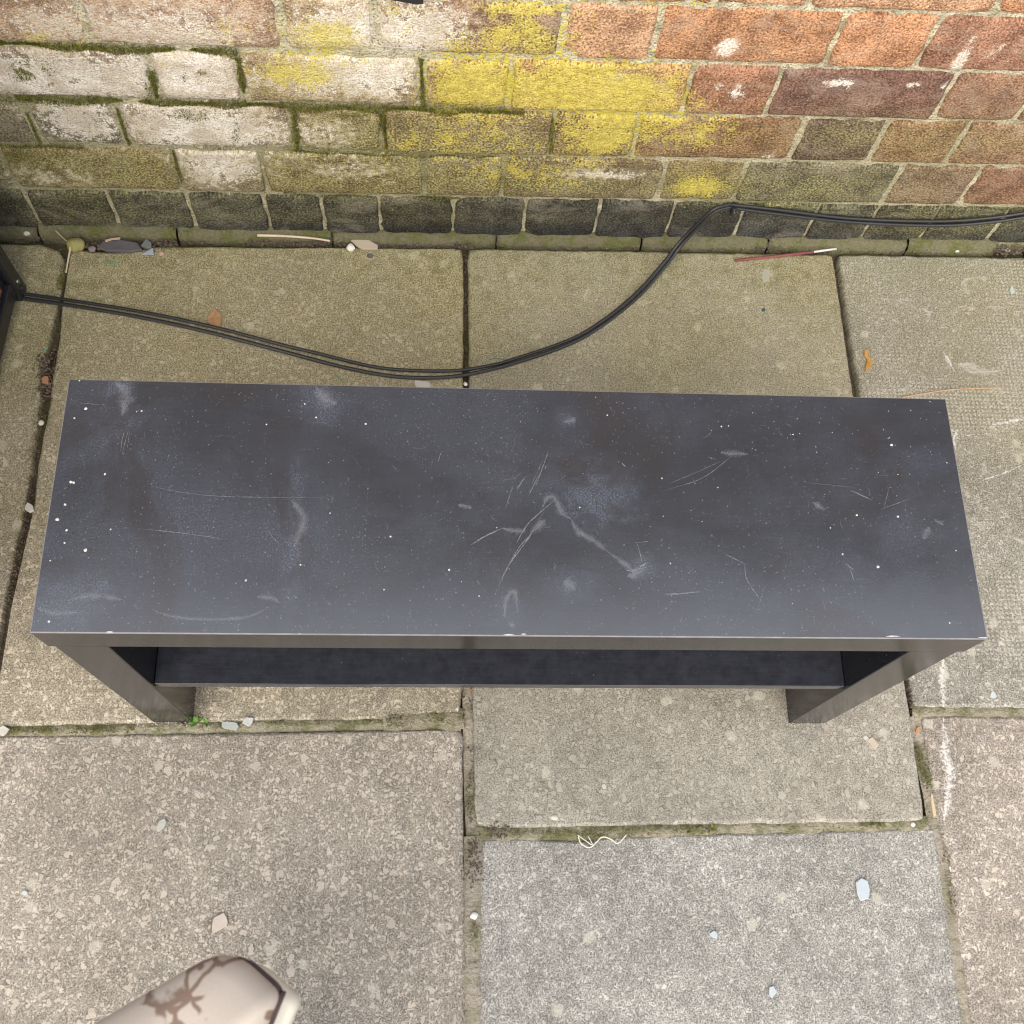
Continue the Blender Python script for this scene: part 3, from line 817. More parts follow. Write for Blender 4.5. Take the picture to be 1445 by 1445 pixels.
sc = [(A((640, 500), (800, 530), (1000, 545), (1440, 548)), .0008), (A((590, 680), (780, 700), (960, 725)), .0009), (A((520, 360), (535, 300), (545, 265)), .0009),
      (A((512, 355), (520, 300), (530, 262)), .0009), (A((540, 340), (552, 265)), .0007), (A((300, 145), (450, 155)), .0006), (A((1140, 685), (1160, 720), (1190, 745)), .0008),
      (Bq((670, 930), (720, 830), (800, 720), (870, 600)), .0016), (Bq((690, 880), (760, 760), (815, 700)), .0012), (Bq((750, 740), (790, 670), (840, 620), (910, 560)), .002), (Bq((555, 750), (620, 710), (690, 678)), .0026),
      (Bq((830, 500), (860, 420), (885, 350)), .0012), (Bq((750, 515), (785, 460)), .0012), (Bq((815, 490), (860, 390)), .001), (Bq((700, 600), (740, 480)), .0008), (Bq((800, 540), (850, 440)), .001),
      (Bq((1260, 740), (1275, 790), (1280, 820)), .0014), (Bq((1195, 400), (1215, 420)), .0014), (Bq((1230, 880), (1280, 840), (1305, 825)), .004), (Bq((1215, 860), (1290, 850)), .003), (Bq((1250, 740), (1310, 735)), .001),
      (Bq((430, 350), (415, 400)), .001), (Bq((320, 240), (350, 265)), .0008), (Bq((580, 900), (595, 920)), .001), (Bq((1380, 960), (1440, 955)), .0014),
      (Cq((0, 490), (150, 440), (280, 340)), .0008), (Cq((0, 470), (120, 420), (230, 370)), .0006), (Cq((315, 790), (330, 860), (400, 960)), .0013), (Cq((230, 745), (320, 790)), .0012), (Cq((735, 790), (760, 860)), .0012),
      (Cq((720, 785), (760, 815)), .0014), (Cq((880, 560), (900, 480)), .0008), (Cq((560, 460), (760, 480)), .0006), (Cq((860, 570), (1000, 520)), .0007), (Cq((0, 915), (140, 900)), .0014), (Cq((740, 490), (830, 530)), .002)]
for _ in range(120):
    u, v = random.uniform(90, 1340), random.uniform(560, 885); an = random.choice([random.gauss(.4, .5), random.gauss(1.2, .4), random.uniform(0, 3.1)]); L = random.uniform(4, 16) * (1 if random.random() < .85 else 2.5); cv = random.uniform(-.2, .2) * L
    sc.append(([(u, v), (u + L * .5 * math.cos(an) - cv * math.sin(an), v + L * .5 * math.sin(an) + cv * math.cos(an)), (u + L * math.cos(an), v + L * math.sin(an))], random.uniform(.0003, .0006)))
o = strip(sc, 'scratch_marks', M['scratch'], bench, H_); o['kind'] = 'stuff'
sm = [(A((290, 985), (400, 965), (520, 982)), .006), (A((635, 1020), (700, 1045), (800, 1062), (950, 1065), (1060, 1052), (1150, 1010)), .0030), (A((1090, 970), (1150, 975), (1190, 995)), .004),
      (A((160, 1020), (230, 1040), (330, 1035)), .005), (A((490, 60), (535, 110), (520, 200)), .013), (A((1340, 80), (1380, 130), (1430, 150)), .014), (A((1240, 560), (1290, 640), (1250, 760)), .008),
      (Bq((690, 678), (740, 690), (790, 690)), .005), (Bq((860, 590), (880, 550), (910, 550), (940, 610), (980, 640)), .0065), (Bq((980, 640), (1010, 690), (1090, 740), (1140, 780)), .006), (Bq((1140, 780), (1220, 840), (1250, 870)), .005), (Bq((870, 640), (810, 700)), .008),
      (Bq((1220, 885), (1260, 870), (1300, 840)), .009), (Bq((950, 900), (1000, 940)), .012), (Bq((700, 1060), (705, 980), (740, 950), (755, 1030)), .005), (Bq((720, 1095), (740, 1085)), .006), (Bq((950, 230), (1000, 215)), .008), (Bq((500, 580), (560, 590)), .005),
      (Cq((1040, 690), (1060, 640)), .008), (Cq((1080, 610), (1120, 630)), .005), (Cq((220, 340), (330, 345)), .006), (Cq((590, 540), (640, 570)), .006)]
sm = [(p_, w_ * 1.9) for p_, w_ in sm]
o = strip(sm, 'dust_smudges', M['smudge'], bench, H_); o['kind'] = 'stuff'
# bare chips along the front arris
ch = []
for u, v, L in [(206, 895, 4), (710, 897, 16), (760, 899, 5), (735, 896, 8), (590, 900, 2), (1250, 899, 20), (1380, 901, 14), (150, 893, 10), (420, 896, 5)]:
    ch.append(([(u, v - 1), (u + L / 2, v - 1.2), (u + L, v - 1)], .0010))
o = strip(ch, 'edge_chips', M['fleck'], bench, H_); o['kind'] = 'stuff'
for vtx in o.data.vertices: vtx.co.y = max(vtx.co.y, -D_ / 2 + .0006)
# white paint flecks
vs, fs = [], []
fl = [(112, 537, 1.3), (121, 577, 2.4), (105, 590, 1.4), (200, 580, 1.3), (148, 669, 1.7), (100, 680, 2.2), (104, 681, 2), (92, 712, 2), (81, 733, 2.8), (94, 748, 2), (91, 766, 1.5), (121, 776, 2.6), (156, 747, 1.2), (71, 791, 1.2), (347, 819, 1.6), (69, 877, 1.6), (376, 599, 1.3), (446, 589, 1.4),
      (516, 598, 1.6), (551, 757, 1.6), (634, 804, 1.7), (542, 832, 1.2), (676, 841, 1.2), (818, 716, 1.1), (946, 795, 1.1), (857, 586, 1.2), (934, 675, 1.2), (1258, 628, 2.3), (1239, 800, 2.3), (1267, 729, 1.7), (1189, 782, 1.5), (1209, 727, 1.8), (1172, 745, 1.2), (1340, 879, 1.4), (1018, 602, 1.4), (1028, 601, 1), (1119, 613, 1.1),
      (1336, 653, 1.1), (1349, 777, 1.1), (1013, 688, .9), (466, 724, 1.1), (193, 581, .9), (430, 570, 1.2), (424, 797, 1.4)]
fl += [(random.uniform(1000, 1330), random.uniform(575, 680), random.uniform(.4, .8)) for _ in range(25)] + [(random.uniform(80, 1360), random.uniform(560, 880), random.uniform(.35, .75)) for _ in range(20)]
for u, v, r in fl:
    p = G(u, v, H_); rr = r / 1530 * 1.0 * 1.02; i = len(vs); k = 7; ph = random.random() * 6
    vs.append((p.x, p.y, H_ + .0006))
    for j in range(k):
        q = rr * random.uniform(.75, 1.2); vs.append((p.x + q * math.cos(ph + j * 6.283 / k), p.y + q * math.sin(ph + j * 6.283 / k), H_ + .0001))
    fs += [(i, i + 1 + j, i + 1 + (j + 1) % k) for j in range(k)]
o = link('paint_flecks', vs, fs, M['fleck'], bench); o['kind'] = 'stuff'

# ------------------------------------------------------------------ cables
cr = .0029
gA = [(-30, 417), (28, 421), (100, 431), (200, 448), (300, 470), (400, 496), (480, 517), (540, 529), (590, 533), (650, 530), (720, 514), (800, 487), (850, 459), (900, 419)]
def on(u, v, z): return G(u, v, z)
def wl(u, v, off):
    s_, z = Wp(u, v, off); return W2(s_, -off, z)
pA = [on(u, v, cr) for u, v in gA] + [on(940, 374, .014), on(965, 342, .034), wl(1003, 303, .014), wl(1026, 293, .007), wl(1040, 294, .0055), wl(1100, 302, .006), wl(1200, 313, .006), wl(1320, 318, .0065), wl(1400, 313, .006), wl(1500, 299, .006), wl(1700, 280, .006)]
gB = [(-30, 410), (28, 414), (100, 424), (200, 440), (300, 461), (400, 487), (450, 499), (520, 516), (570, 522), (640, 523), (690, 516), (724, 507)]
pB = [on(u, v, cr + .0008) for u, v in gB] + [on(800, 481, cr + .001), on(848, 454, cr + .003), on(896, 415, .008), on(936, 371, .020), on(963, 337, .041), wl(1002, 299, .017), wl(1026, 289, .009), wl(1040, 289.5, .006), wl(1100, 296, .0065), wl(1200, 308, .0065), wl(1320, 312, .0065), wl(1400, 307, .0065), wl(1500, 293, .0065), wl(1700, 274, .0065)]
for pp, lab, rr in ((pA, 'black cable on the paving, nearer the bench where the pair splits', cr), (pB, 'thinner black cable on the paving, nearer the wall where the pair splits', cr * .86)):
    v_, f_ = tube(catmull(pp, 12), rr, 10)
    tag(recentre(link('cable', v_, f_, M['cable'], None, True)), lab, 'cable', 'black cables across the paving')
# clip
cl = empty('cable_clip', W2(Wp(1034, 291)[0], 0, Wp(1034, 291)[1]), math.atan2(WU.y, WU.x))
tag(cl, 'small black clip nailing the cable pair to the wall', 'cable clip')
bm = bmesh.new(); box_bm(bm, (-.0035, -.013, -.0085), (.0035, .002, .0085), .0015); linkbm('saddle', bm, M['cable'], cl)
bm = bmesh.new(); bmesh.ops.create_cone(bm, cap_ends=True, segments=10, radius1=.0019, radius2=.0014, depth=.003, matrix=Matrix.Translation((0, -.0145, .003)) @ Matrix.Rotation(R(90), 4, 'X')); linkbm('nail', bm, M['bolt'], cl)

# ------------------------------------------------------------------ black metal cabinet at the left edge
cc = G(39, 405); cab = empty('metal_cabinet', (cc.x, cc.y, 0), R(-3))
tag(cab, 'black metal cabinet at the left edge with bolted corner post', 'cabinet')
def cbox(name, lo, hi, mat, bev=.002):
    bm = bmesh.new(); box_bm(bm, lo, hi, bev); return linkbm(name, bm, mat, cab)
cbox('corner_post', (-.024, -.0265, .0), (0, -.0, .80), M['metal'], .003)
cbox('corner_post', (-.024, -.62, .0), (0, -.5935, .80), M['metal'], .003)
cbox('side_panel', (-.016, -.593, .03), (-.010, -.027, .795), M['metal'])
cbox('bottom_rail', (-.022, -.593, .022), (-.002, -.027, .05), M['metal'])
cbox('back_panel', (-.42, -.014, .03), (-.025, -.008, .795), M['metal'])
cbox('front_panel', (-.42, -.612, .03), (-.025, -.604, .795), M['metal'])
cbox('floor_panel', (-.42, -.60, .024), (-.026, -.016, .032), M['metal'])
cbox('top_panel', (-.43, -.625, .801), (.004, .004, .815), M['metal'])
cbox('corner_post', (-.445, -.0265, .0), (-.421, 0, .80), M['metal'], .003); cbox('corner_post', (-.445, -.62, 0), (-.421, -.5935, .80), M['metal'], .003)
cbox('hinge_plate', (-.0098, -.085, .06), (-.006, -.045, .12), M['rust'], .0015)
for z in (.018, .035, .14):
    bm = bmesh.new(); bmesh.ops.create_uvsphere(bm, u_segments=10, v_segments=6, radius=.0042, matrix=Matrix.Translation((.0005, -.013, z)) @ Matrix.Diagonal((.5, 1, 1, 1)))
    linkbm('bolt', bm, M['bolt'] if z > .03 else M['metal'], cab, True)

# black fitting on the wall at the upper edge
s_a, z_a = Wp(590, 6.5, .035)
jb = empty('junction_box', W2(s_a, 0, z_a), math.atan2(WU.y, WU.x)); tag(jb, 'black plastic junction box on the wall at the upper edge', 'junction box')
prof = [(-.05, .014), (-.03, .005), (-.002, 0), (.006, .001), (.008, .06), (-.05, .06)]
bm = bmesh.new()
f_ = bm.faces.new([bm.verts.new((x, -.035, z)) for x, z in prof]); e_ = bmesh.ops.extrude_face_region(bm, geom=[f_])
for v_ in [q for q in e_['geom'] if isinstance(q, bmesh.types.BMVert)]: v_.co.y = .001
linkbm('housing', bm, M['cable'], jb)
bm = bmesh.new(); box_bm(bm, (.0085, -.03, .002), (.0135, .001, .05), .001); linkbm('bracket', bm, M['bolt'], jb)

# ------------------------------------------------------------------ unidentified printed thing cut by the lower edge, built as cushion and stool
zs = .87
tip = G(322, 1338, zs); dA = Vector((-.88, -.475, 0)); dB = Vector((.53, -.85, 0))
ang = math.atan2(dA.y, dA.x)
M['cloth'] = None
def mat_cloth():
    k = Mat('beige_printed_cloth'); tc = k.vm('MULTIPLY', k.n('TexCoord').outputs['Object'], (1, 1, 0))
    p = k.vm('ADD', tc, k.vm('SCALE', k.vm('SUBTRACT', k.noise(60, 3, .6, tc, col=True), (.5, .5, .5)), .006))
    v = k.vor(75, p, 'DISTANCE_TO_EDGE')
    ln = k.math('MULTIPLY', k.mr(v.outputs['Distance'], .05, .11, 1, 0), k.mr(k.noise(30, 2, .5, k.vm('ADD', tc, (.31, .12, 0))), .47, .51))
    dv = k.vor(150, tc); dr = k.sepc(dv.outputs['Color'])
    dot = k.math('MULTIPLY', k.mr(dv.outputs['Distance'], .2, .34, 1, 0), k.math('GREATER_THAN', dr[0], .88))
    c = k.mix(k.noise(9, 4, .6, tc), (.46, .40, .345), (.58, .52, .455))
    c = k.mix(k.math('MULTIPLY', k.math('MAXIMUM', ln, dot), .85), c, (.20, .13, .095))
    wv = k.noise(800, 2, .5, tc); k.bump(wv, .3, .0005)
    return k.done(c, 1.0, .0)
M['cloth'] = mat_cloth()
M['piping'] = mat_plain('dark_piping', (.07, .045, .045), .8); M['seat'] = mat_plain('off_white_paint', (.70, .66, .56), .5, .4, .06, 30)
def rrect(w, l, r, n=8):
    pts = []
    for cx, cy, a0 in ((w - r, l - r, 0), (r, l - r, 90), (r, r, 180), (w - r, r, 270)):
        for i in range(n + 1):
            a = R(a0 + 90 * i / n); pts.append(Vector((cx + r * math.cos(a), cy + r * math.sin(a), 0)))
    return pts
def pad(name, w, l, r, rings, mat, parent):
    base = rrect(w, l, r); m = len(base); cen = Vector((w / 2, l / 2, 0)); vs, fs = [], []
    for ins, z in rings:
        for q in base:
            dd = cen - q; vs.append(q + dd.normalized() * min(ins, dd.length * .98) + Vector((0, 0, z)))
    for k in range(len(rings) - 1):
        for i in range(m): j = (i + 1) % m; fs.append((k * m + i, k * m + j, (k + 1) * m + j, (k + 1) * m + i))
    fs.append(tuple(range(m))[::-1]); fs.append(tuple((len(rings) - 1) * m + i for i in range(m)))
    return link(name, vs, fs, mat, parent, True)
# local frame: x along dA, y along dB (left-handed order fixed by mirroring y)
Mw = Matrix(((dA.x, dB.x, 0, 0), (dA.y, dB.y, 0, 0), (0, 0, 1, 0), (0, 0, 0, 1)))
stool = empty('assumed_stool', (tip.x, tip.y, 0)); tag(stool, 'off-white surface under the beige printed thing at the bottom edge, built as a stool', 'stool')
cush = empty('assumed_cushion', (tip.x, tip.y, zs - .035)); tag(cush, 'unidentified beige thing with brown printed marks and dark edge at the bottom edge, built as a cushion', 'cushion')
def bend(o, dx=0, dy=0):
    o.data.transform(Matrix.Translation((dx, dy, 0))); o.data.transform(Mw); o.data.update()
    bm = bmesh.new(); bm.from_mesh(o.data); bmesh.ops.recalc_face_normals(bm, faces=bm.faces); bm.to_mesh(o.data); bm.free()
    return o
def rpoly(P, rad, n=7):                 # polygon with rounded corners
    out = []; m = len(P)
    for i in range(m):
        a, b, c = P[i - 1], P[i], P[(i + 1) % m]; r = rad[i]
        u, v = (a - b).normalized(), (c - b).normalized()
        for j in range(n + 1):
            t = j / n; out.append(b + u * r * (1 - t) ** 2 + v * r * t * t)
    return out
def pad2(name, P, rings, mat, parent, sh=Vector((0, 0, 0))):
    m = len(P); cen = sum(P, Vector()) / m; vs, fs = [], []
    for ins, z in rings:
        for q in P:
            dd = cen - q; r = q + dd.normalized() * min(ins, dd.length * .98) + sh; vs.append((r.x, r.y, z))
    for k in range(len(rings) - 1):
        for i in range(m): j = (i + 1) % m; fs.append((k * m + i, k * m + j, (k + 1) * m + j, (k + 1) * m + i))
    fs.append(tuple(range(m))[::-1]); fs.append(tuple((len(rings) - 1) * m + i for i in range(m)))
    bm = bmesh.new(); me = bpy.data.meshes.new('t'); me.from_pydata([tuple(v) for v in vs], [], fs); bm.from_mesh(me)
    return linkbm(name, bm, mat, parent, True)
zt = zs - .012
cor = [G(u, v, zt) - Vector((tip.x, tip.y, zt)) for u, v in ((318, 1334), (393, 1402), (250, 1760), (-150, 1890), (-330, 1712))]
outl = rpoly(cor, (.017, .005, .03, .03, .03), 9)
pad2('cover', outl, [(.004, 0), (.0008, .005), (.0, .012), (.0006, .018), (.003, .024), (.010, .030), (.03, .037), (.07, .042), (.12, .044)], M['cloth'], cush)
pts = [Vector((q.x, q.y, .0105)) for q in outl[6:26]]; v_, f_ = tube(catmull(pts, 3), lambda t: .0021 * min(1, .25 + 4 * t), 8)
link('piping', v_, f_, M['piping'], cush, True)
pad2('seat', outl, [(.003, zs - .0585), (0, zs - .055), (0, zs - .040), (.004, zs - .0355)], M['seat'], stool, Vector((.007, -.004, 0)))
for x_, y_ in ((.11, .11), (.25, .11), (.11, .25), (.25, .25)):
    bm = bmesh.new(); box_bm(bm, (x_ - .016, y_ - .016, 0), (x_ + .016, y_ + .016, zs - .0586), .003); bend(linkbm('leg', bm, M['seat'], stool))
for lo, hi in (((.127, .10, .22), (.233, .12, .25)), ((.127, .24, .22), (.233, .26, .25)), ((.10, .127, .30), (.12, .233, .33)), ((.24, .127, .30), (.26, .233, .33))):
    bm = bmesh.new(); box_bm(bm, lo, hi, .002); bend(linkbm('rail', bm, M['seat'], stool))

# ------------------------------------------------------------------ litter, each piece by itself
def flake(px, col, name, label, cat, th=.0012, z=.0006, rough=.7, curl=.0, group=None, var=.12):
    P = [G(u, v) for u, v in px]; n = len(P); cen = sum(P, Vector()) / n; vs, fs = [], []
    for zt, k in ((z, .97), (z + th * .6, 1.0), (z + th, .93)):
        for q in P:
            r = (q - cen) * k; vs.append((cen.x + r.x, cen.y + r.y, zt + curl * (r.length ** 2) * 400 + .0004 * nz(q.x * 300, q.y * 300)))
    vs.append((cen.x, cen.y, z + th)); vs.append((cen.x, cen.y, z))
    for k in (0, 1):
        for i in range(n): j = (i + 1) % n; fs.append((k * n + i, k * n + j, (k + 1) * n + j, (k + 1) * n + i))
    for i in range(n): j = (i + 1) % n; fs.append((2 * n + i, 2 * n + j, 3 * n)); fs.append((j, i, 3 * n + 1))
    bm = bmesh.new(); me = bpy.data.meshes.new('t'); me.from_pydata([tuple(v) for v in vs], [], fs); bm.from_mesh(me)
    o = linkbm(name, bm, mat_plain(name + '_mat', col, rough, .3, var, 90)); recentre(o)
    return tag(o, label, cat, group)
def blobp(u, v, r, n=7, st=1.0, an=0.0, seed=0):
    rnd = random.Random(seed); o = []
    for i in range(n):
        a = 6.283 * i / n + rnd.uniform(-.25, .25); q = r * rnd.uniform(.72, 1.2); x, y = q * math.cos(a) * st, q * math.sin(a)
        o.append((u + x * math.cos(an) - y * math.sin(an), v + x * math.sin(an) + y * math.cos(an)))
    return o
WHT = (.50, .49, .46); BLU = (.42, .48, .53)
FG = 'pale flakes scattered on the paving'
flake([(1207, 1245), (1215, 1239), (1224, 1243), (1227, 1256), (1225, 1268), (1214, 1271), (1209, 1262)], BLU, 'paint_flake', 'largest pale blue paint flake on the grey slab at lower right', 'paint flake', .0014, group=FG)
flake([(1000, 1318), (1007, 1313), (1012, 1317), (1012, 1325), (1005, 1323)], BLU, 'paint_flake', 'small pale blue flake in the middle of the lower grey slab', 'paint flake', group=FG)
flake([(1085, 1393), (1091, 1391), (1096, 1400), (1089, 1409), (1085, 1404)], BLU, 'paint_flake', 'pale blue flake at the very bottom of the grey slab', 'paint flake', group=FG)
flake([(1223, 1044), (1230, 1040), (1240, 1052), (1234, 1058)], (.46, .40, .31), 'wood_chip', 'tan flat chip lying right of the bench foot', 'chip', .002)
flake([(1217, 1040), (1222, 1038), (1226, 1043), (1221, 1045)], (.5, .49, .47), 'paint_flake', 'tiny white flake touching the tan chip', 'paint flake', group=FG)
flake(blobp(351, 1019, 7.5, 8, 1.1, .3, 4), (.52, .54, .54), 'paper_scrap', 'crumpled white scrap on the joint right of the left bench foot', 'scrap', .005, curl=.02)
flake(blobp(325, 1024, 7, 9, 1.7, .2, 14), (.38, .42, .40), 'plastic_scrap', 'clear film scrap beside the white scrap near the left bench foot', 'scrap', .002)
flake(blobp(43, 717, 6, 7, 1.2, .6, 5), WHT, 'plaster_crumb', 'white plaster crumb in the left paving joint', 'crumb', .005)
flake(blobp(5, 1032, 7, 6, 1.3, -.4, 6), WHT, 'shell_piece', 'white shell piece in the joint at the left edge', 'shell', .003)
flake(blobp(36, 1260, 4.5, 6, 1.1, 0, 7), (.48, .52, .54), 'paint_flake', 'small bluish white flake on the lower left slab', 'paint flake', group=FG)
flake(blobp(228, 1166, 6, 7, 1.8, -1.1, 8), (.40, .41, .37), 'stone_chip', 'grey green stone chip on the large lower left slab', 'stone', .0015)
flake(blobp(311, 1303, 10, 9, 1.7, -.7, 28), (.50, .44, .385), 'stone_chip', 'large pinkish stone chip above the beige printed thing on the lower left slab', 'stone', .0018)
flake(blobp(852, 1110, 4, 6, 1, 0, 9), WHT, 'paint_flake', 'tiny white flake in front of the bench on the middle slab', 'paint flake', group=FG)
flake(blobp(596, 545, 8, 8, 1.6, .1, 10), WHT, 'plaster_crumb', 'white plaster scrap just behind the bench below the cables', 'crumb', .004)
flake([(1424, 410), (1427, 402), (1432, 413), (1426, 416)], (.42, .50, .49), 'glass_shard', 'small blue green glass shard on the right slab', 'glass', .0015, rough=.2)
flake([(1396, 984), (1400, 972), (1406, 984), (1401, 986)], (.46, .55, .58), 'glass_shard', 'pale blue shard at the front of the right slab', 'glass', .0012, rough=.2)
flake([(1074, 392), (1079, 379), (1087, 382), (1085, 396), (1078, 400)], (.36, .36, .29), 'slate_flake', 'faint grey flake below the red stick', 'flake', .001)
flake(blobp(1077, 438, 3, 6, 1, 0, 12), (.06, .10, .11), 'glass_shard', 'tiny dark teal fragment on the middle slab below the red stick', 'glass', .001, rough=.2)
flake([(139, 352), (145, 344), (172, 342), (196, 346), (202, 355), (186, 358), (152, 357)], (.115, .105, .115), 'slate_piece', 'flat dark slate piece lying in soil at the wall foot', 'slate', .006, z=.001, var=.3)
flake([(150, 343.5), (160, 341), (172, 340), (172, 342), (160, 343), (151, 346)], (.55, .42, .30), 'wood_sliver', 'tan sliver along the top of the dark slate', 'sliver', .002, z=.0075)
flake([(200, 350), (208, 340), (215, 346), (215, 352), (208, 353)], (.17, .20, .19), 'glass_shard', 'dark green glass shard beside the slate', 'glass', .006, z=.001, rough=.15)
flake([(201, 361), (217, 352), (218, 361)], (.36, .39, .45), 'slate_flake', 'pale grey triangular flake in front of the slate', 'flake', .003, z=.002)
flake([(495, 342), (505, 336), (520, 341), (534, 349), (533, 354), (512, 354), (503, 349)], (.47, .41, .32), 'bark_piece', 'pale cream bark piece at the wall foot left of the centre joint', 'bark', .005, z=.001)
flake(blobp(666, 1002 - 30, 3, 6, 1, 0, 30), (.45, .16, .08), 'brick_crumb', 'tiny orange brick crumb in the joint under the shelf', 'crumb', .003, z=-.006)
flake(blobp(65, 537, 7, 7, .8, 0, 31), (.40, .21, .12), 'brick_crumb', 'orange brown crumb in the left joint by the bench corner', 'crumb', .006, z=-.003)
flake(blobp(1296, 1030, 5, 7, .7, .2, 32), (.42, .22, .11), 'brick_crumb', 'orange crumb in the joint right of the bench', 'crumb', .004, z=-.005)
flake([(1314, 1118), (1318, 1122), (1322, 1150), (1318, 1154), (1315, 1136)], (.52, .41, .30), 'bark_piece', 'brown bark strip in the right hand joint', 'bark', .002, z=-.003)
# leaf
def leaf(px, col, label, zc=.006):
    P = [G(u, v) for u, v in px]; n = len(P); a, b = P[0], P[n // 2]; vs = []; fs = []
    for q in P: vs.append((q.x, q.y, .001 + zc * (.4 + .5 * nz(q.x * 150, q.y * 150)) ))
    m = 5
    for i in range(m): q = a.lerp(b, i / (m - 1)); vs.append((q.x, q.y, .0012))
    bm = bmesh.new(); V = [bm.verts.new(v) for v in vs[:n]]; cv = bm.verts.new(((a.x + b.x) / 2, (a.y + b.y) / 2, .001))
    for i in range(n): bm.faces.new((V[i], V[(i + 1) % n], cv))
    bmesh.ops.solidify(bm, geom=list(bm.faces), thickness=.0004)
    o = linkbm('dry_leaf', bm, mat_plain('dry_leaf', col, .7, .2, .25, 200)); recentre(o)
    return tag(o, label, 'leaf', 'dry leaves on the paving')
leaf([(303, 435), (308, 442), (313, 448), (313, 456), (310, 463), (302, 462), (296, 457), (293, 451), (297, 445), (301, 442)], (.68, .43, .24), 'orange brown dry leaf above the cables')
leaf([(1219, 495), (1225, 496), (1224, 503), (1231, 514), (1226, 520), (1220, 527), (1221, 518), (1224, 512), (1219, 503)], (.78, .48, .13), 'curled yellow orange leaf shred on the right slab')
# pebbles
def pebble(u, v, r, col, label, st=(1, 1, .7), z=0, seed=0, group=None):
    bm = bmesh.new(); bmesh.ops.create_icosphere(bm, subdivisions=3, radius=1)
    for q in bm.verts:
        k = 1 + .22 * nz(q.co.x * 1.3 + seed, q.co.y * 1.3, q.co.z * 1.3) + .07 * nz(q.co.x * 4 + seed, q.co.y * 4, q.co.z * 4)
        q.co = Vector((q.co.x * st[0], q.co.y * st[1], q.co.z * st[2])) * k * r
    o = linkbm('pebble', bm, mat_plain('pebble', col, .8, .3, .3, 150), None, True)
    p = G(u, v, r * .4); o.location = (p.x, p.y, z + r * st[2] * .75)
    return tag(o, label, 'pebble', group)
PG = 'loose pebbles'
pebble(107, 347, .013, (.30, .28, .11), 'rounded mossy yellow green pebble at the wall foot by the left joint', (1.05, .8, .8), 0, 1, PG)
pebble(495, 350, .0062, (.80, .78, .72), 'round white pebble touching the cream bark piece', (1, .95, .8), 0, 2, PG)
pebble(522, 361, .0045, (.10, .10, .11), 'small dark grey pebble below the cream bark piece', (1, .8, .7), 0, 3, PG)
pebble(39, 331, .005, (.68, .62, .52), 'small cream pebble at the wall foot left of the mossy one', (1.2, .8, .8), .002, 4, PG)
pebble(669, 1292, .0046, (.72, .72, .70), 'white pebble in the wide centre joint', (1, 1, .8), -.003, 5, PG)
pebble(57, 595, .004, (.62, .58, .53), 'pale pebble in the left joint beside the bench corner', (1, 1, .8), -.004, 6, PG)
pebble(657, 541, .003, (.80, .78, .73), 'tiny white pebble in the centre joint behind the bench', (1, 1, .9), -.003, 7, PG)
pebble(782, 1153, .0045, (.52, .50, .44), 'pale pebble set near the front of the middle slab', (1.1, .8, .35), 0, 8, PG)
pebble(1421, 354, .004, (.62, .60, .54), 'pale pebble at the wall foot near the right edge', (1.2, .8, .8), .001, 9, PG)
pebble(1350, 354, .0042, (.55, .53, .48), 'grey pebble at the wall foot under the sagging cables', (1.2, .8, .8), .001, 10, PG)
pebble(1290, 1163, .003, (.70, .72, .70), 'tiny white pebble where the right hand joints meet', (1, 1, .8), -.004, 11, PG)
pebble(130, 352, .006, (.24, .2, .19), 'purplish pebble between the mossy pebble and the slate', (1, .8, .8), 0, 12, PG)
pebble(228, 358, .0045, (.45, .32, .25), 'pinkish pebble right of the slate at the wall foot', (1, .8, .7), 0, 13, PG)
# sticks
def stick(px, r, col, name, label, cat, z=None, group=None, taper=.3):
    P = [on(u, v, (z if z is not None else r)) if len(t) == 0 else on(u, v, t[0]) for (u, v, *t) in px]
    v_, f_ = tube(catmull(P, 8), lambda t: r * (1 - taper * t), 7)
    return tag(recentre(link(name, v_, f_, mat_plain(name + '_mat', col, .7, .3, .25, 150), None, True)), label, cat, group)
red = empty('incense_stick', on(1037, 368.5, 0)); tag(red, 'dark red stick with a white end lying by the wall foot', 'stick')
P1 = [on(1037, 367.5, .003), on(1092, 362, .004), on(1148, 355.5, .006)]; P2 = [on(1148, 355.5, .006), on(1180, 351, .008)]
for nm, P, r, col in (('red_shaft', P1, .0024, (.22, .075, .075)), ('white_end', P2, .0017, (.72, .69, .64))):
    v_, f_ = tube([p - red.location for p in P], r, 8); link(nm, v_, f_, mat_plain(nm, col, .7), red, True)
stick([(1272, 561, .004), (1300, 556), (1340, 550, .004), (1380, 548), (1412, 547)], .0011, (.46, .30, .17), 'twig', 'thin tan twig behind the right end of the bench', 'twig')
stick([(363, 332, .012), (400, 333, .012), (440, 336, .011), (466, 340, .008)], .0022, (.62, .53, .40), 'twig', 'pale straw twig along the wall foot', 'twig')
stick([(478, 501), (490, 497), (510, 500), (530, 510), (556, 520)], .0009, (.50, .42, .22), 'straw', 'curved dry grass stem touching the cables', 'straw')
stick([(101, 340, .014), (97, 362, .006), (93, 385, -.001)], .0017, (.58, .50, .36), 'straw', 'dry straw in the joint below the mossy pebble', 'straw')
stick([(78, 325, .02), (88, 335, .012), (98, 344, .008)], .0012, (.36, .29, .20), 'straw', 'brown stem bent against the wall above the left joint', 'straw')
stick([(816, 1180), (820, 1190), (832, 1196), (842, 1188), (850, 1181), (862, 1184), (872, 1190), (884, 1178)], .0008, (.70, .66, .56), 'string', 'loose pale string on the lower grey slab', 'string', taper=0)
stick([(815, 1178), (826, 1186), (836, 1192), (830, 1180)], .0006, (.70, .66, .56), 'string', 'short pale thread tangled in the string', 'string', taper=0)
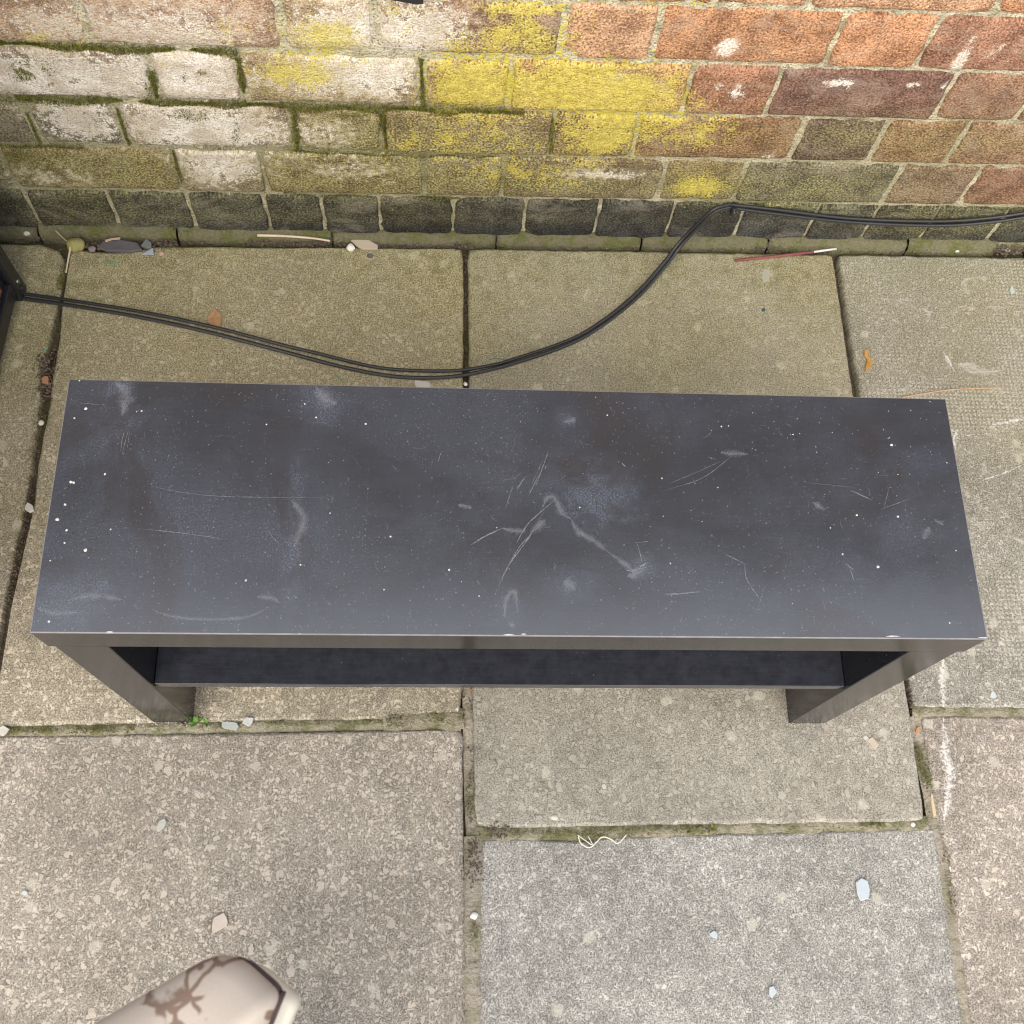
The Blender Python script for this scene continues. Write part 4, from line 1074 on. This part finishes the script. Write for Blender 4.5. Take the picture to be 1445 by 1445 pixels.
stick([(148, 369), (158, 370), (167, 370.5)], .0012, (.10, .30, .16), 'green_thread', 'short green thread below the slate', 'thread')
stick([(62, 496, .001), (68, 489, .002)], .0011, (.16, .36, .24), 'green_thread', 'short green thread in the left joint', 'thread')
stick([(473, 528), (480, 535), (486, 541)], .0008, (.10, .26, .20), 'green_thread', 'dark green thread between cables and bench', 'thread')
stick([(690, 507), (702, 506), (714, 508)], .0008, (.06, .20, .16), 'green_thread', 'dark green thread above the cables right of the centre joint', 'thread')
stick([(1340, 1222, -.002), (1344, 1240, -.002)], .0016, (.74, .71, .64), 'straw_bit', 'white straw bit in the right hand lower joint', 'straw')
stick([(1034, 346, .006), (1037, 340, .010)], .001, (.5, .42, .3), 'straw_bit', 'tiny straw bit at the wall foot left of the red stick', 'straw')
# weeds
def weed(u, v, n, r, label):
    p = G(u, v); e = empty('weed', p); tag(e, label, 'weed', 'small weeds')
    for i in range(n):
        a = random.uniform(0, 6.3); L = r * random.uniform(.6, 1.2); dx, dy = math.cos(a), math.sin(a); h = random.uniform(.002, .006); wd = L * .33
        vs = [(0, 0, .0), (dx * L * .5 - dy * wd, dy * L * .5 + dx * wd, h), (dx * L, dy * L, h * 1.2), (dx * L * .5 + dy * wd, dy * L * .5 - dx * wd, h), (dx * L * .5, dy * L * .5, h * .75)]
        link('leaf', vs, [(0, 1, 4), (1, 2, 4), (2, 3, 4), (3, 0, 4)], M['weed'], e)
weed(277, 1019, 12, .009, 'small green weed beside the left bench foot'); weed(1087, 346, 6, .007, 'bright green sprout at the wall foot left of the red stick')
weed(292, 1021, 7, .006, 'low green weed right of the one at the left bench foot'); weed(1005, 1168, 5, .005, 'tiny pale green sprout in the joint in front of the bench')

# chalk and scuffs on the right-hand slabs
o = strip([([(1331, 925), (1330, 960), (1332, 998)], .024), ([(1350, 640), (1346, 620), (1352, 605)], .008), ([(1356, 616), (1372, 614)], .006), ([(1385, 678), (1415, 668), (1445, 655)], .006), ([(1430, 440), (1470, 441)], .005), ([(1350, 872), (1356, 884)], .008),
           ([(1400, 600), (1445, 590)], .012), ([(1330, 495), (1345, 520)], .014)], 'chalk_mark', M['chalk'], patio, .0018)
o['label'] = 'white chalk scuffs on the right slab'
o = strip([([(1331, 1012), (1333, 1060), (1340, 1090), (1336, 1130), (1332, 1158)], .026), ([(1333, 1030), (1338, 1050)], .02)], 'chalk_mark', M['chalk'], patio, .0012)
o['label'] = 'white chalk line on the lower right slab'
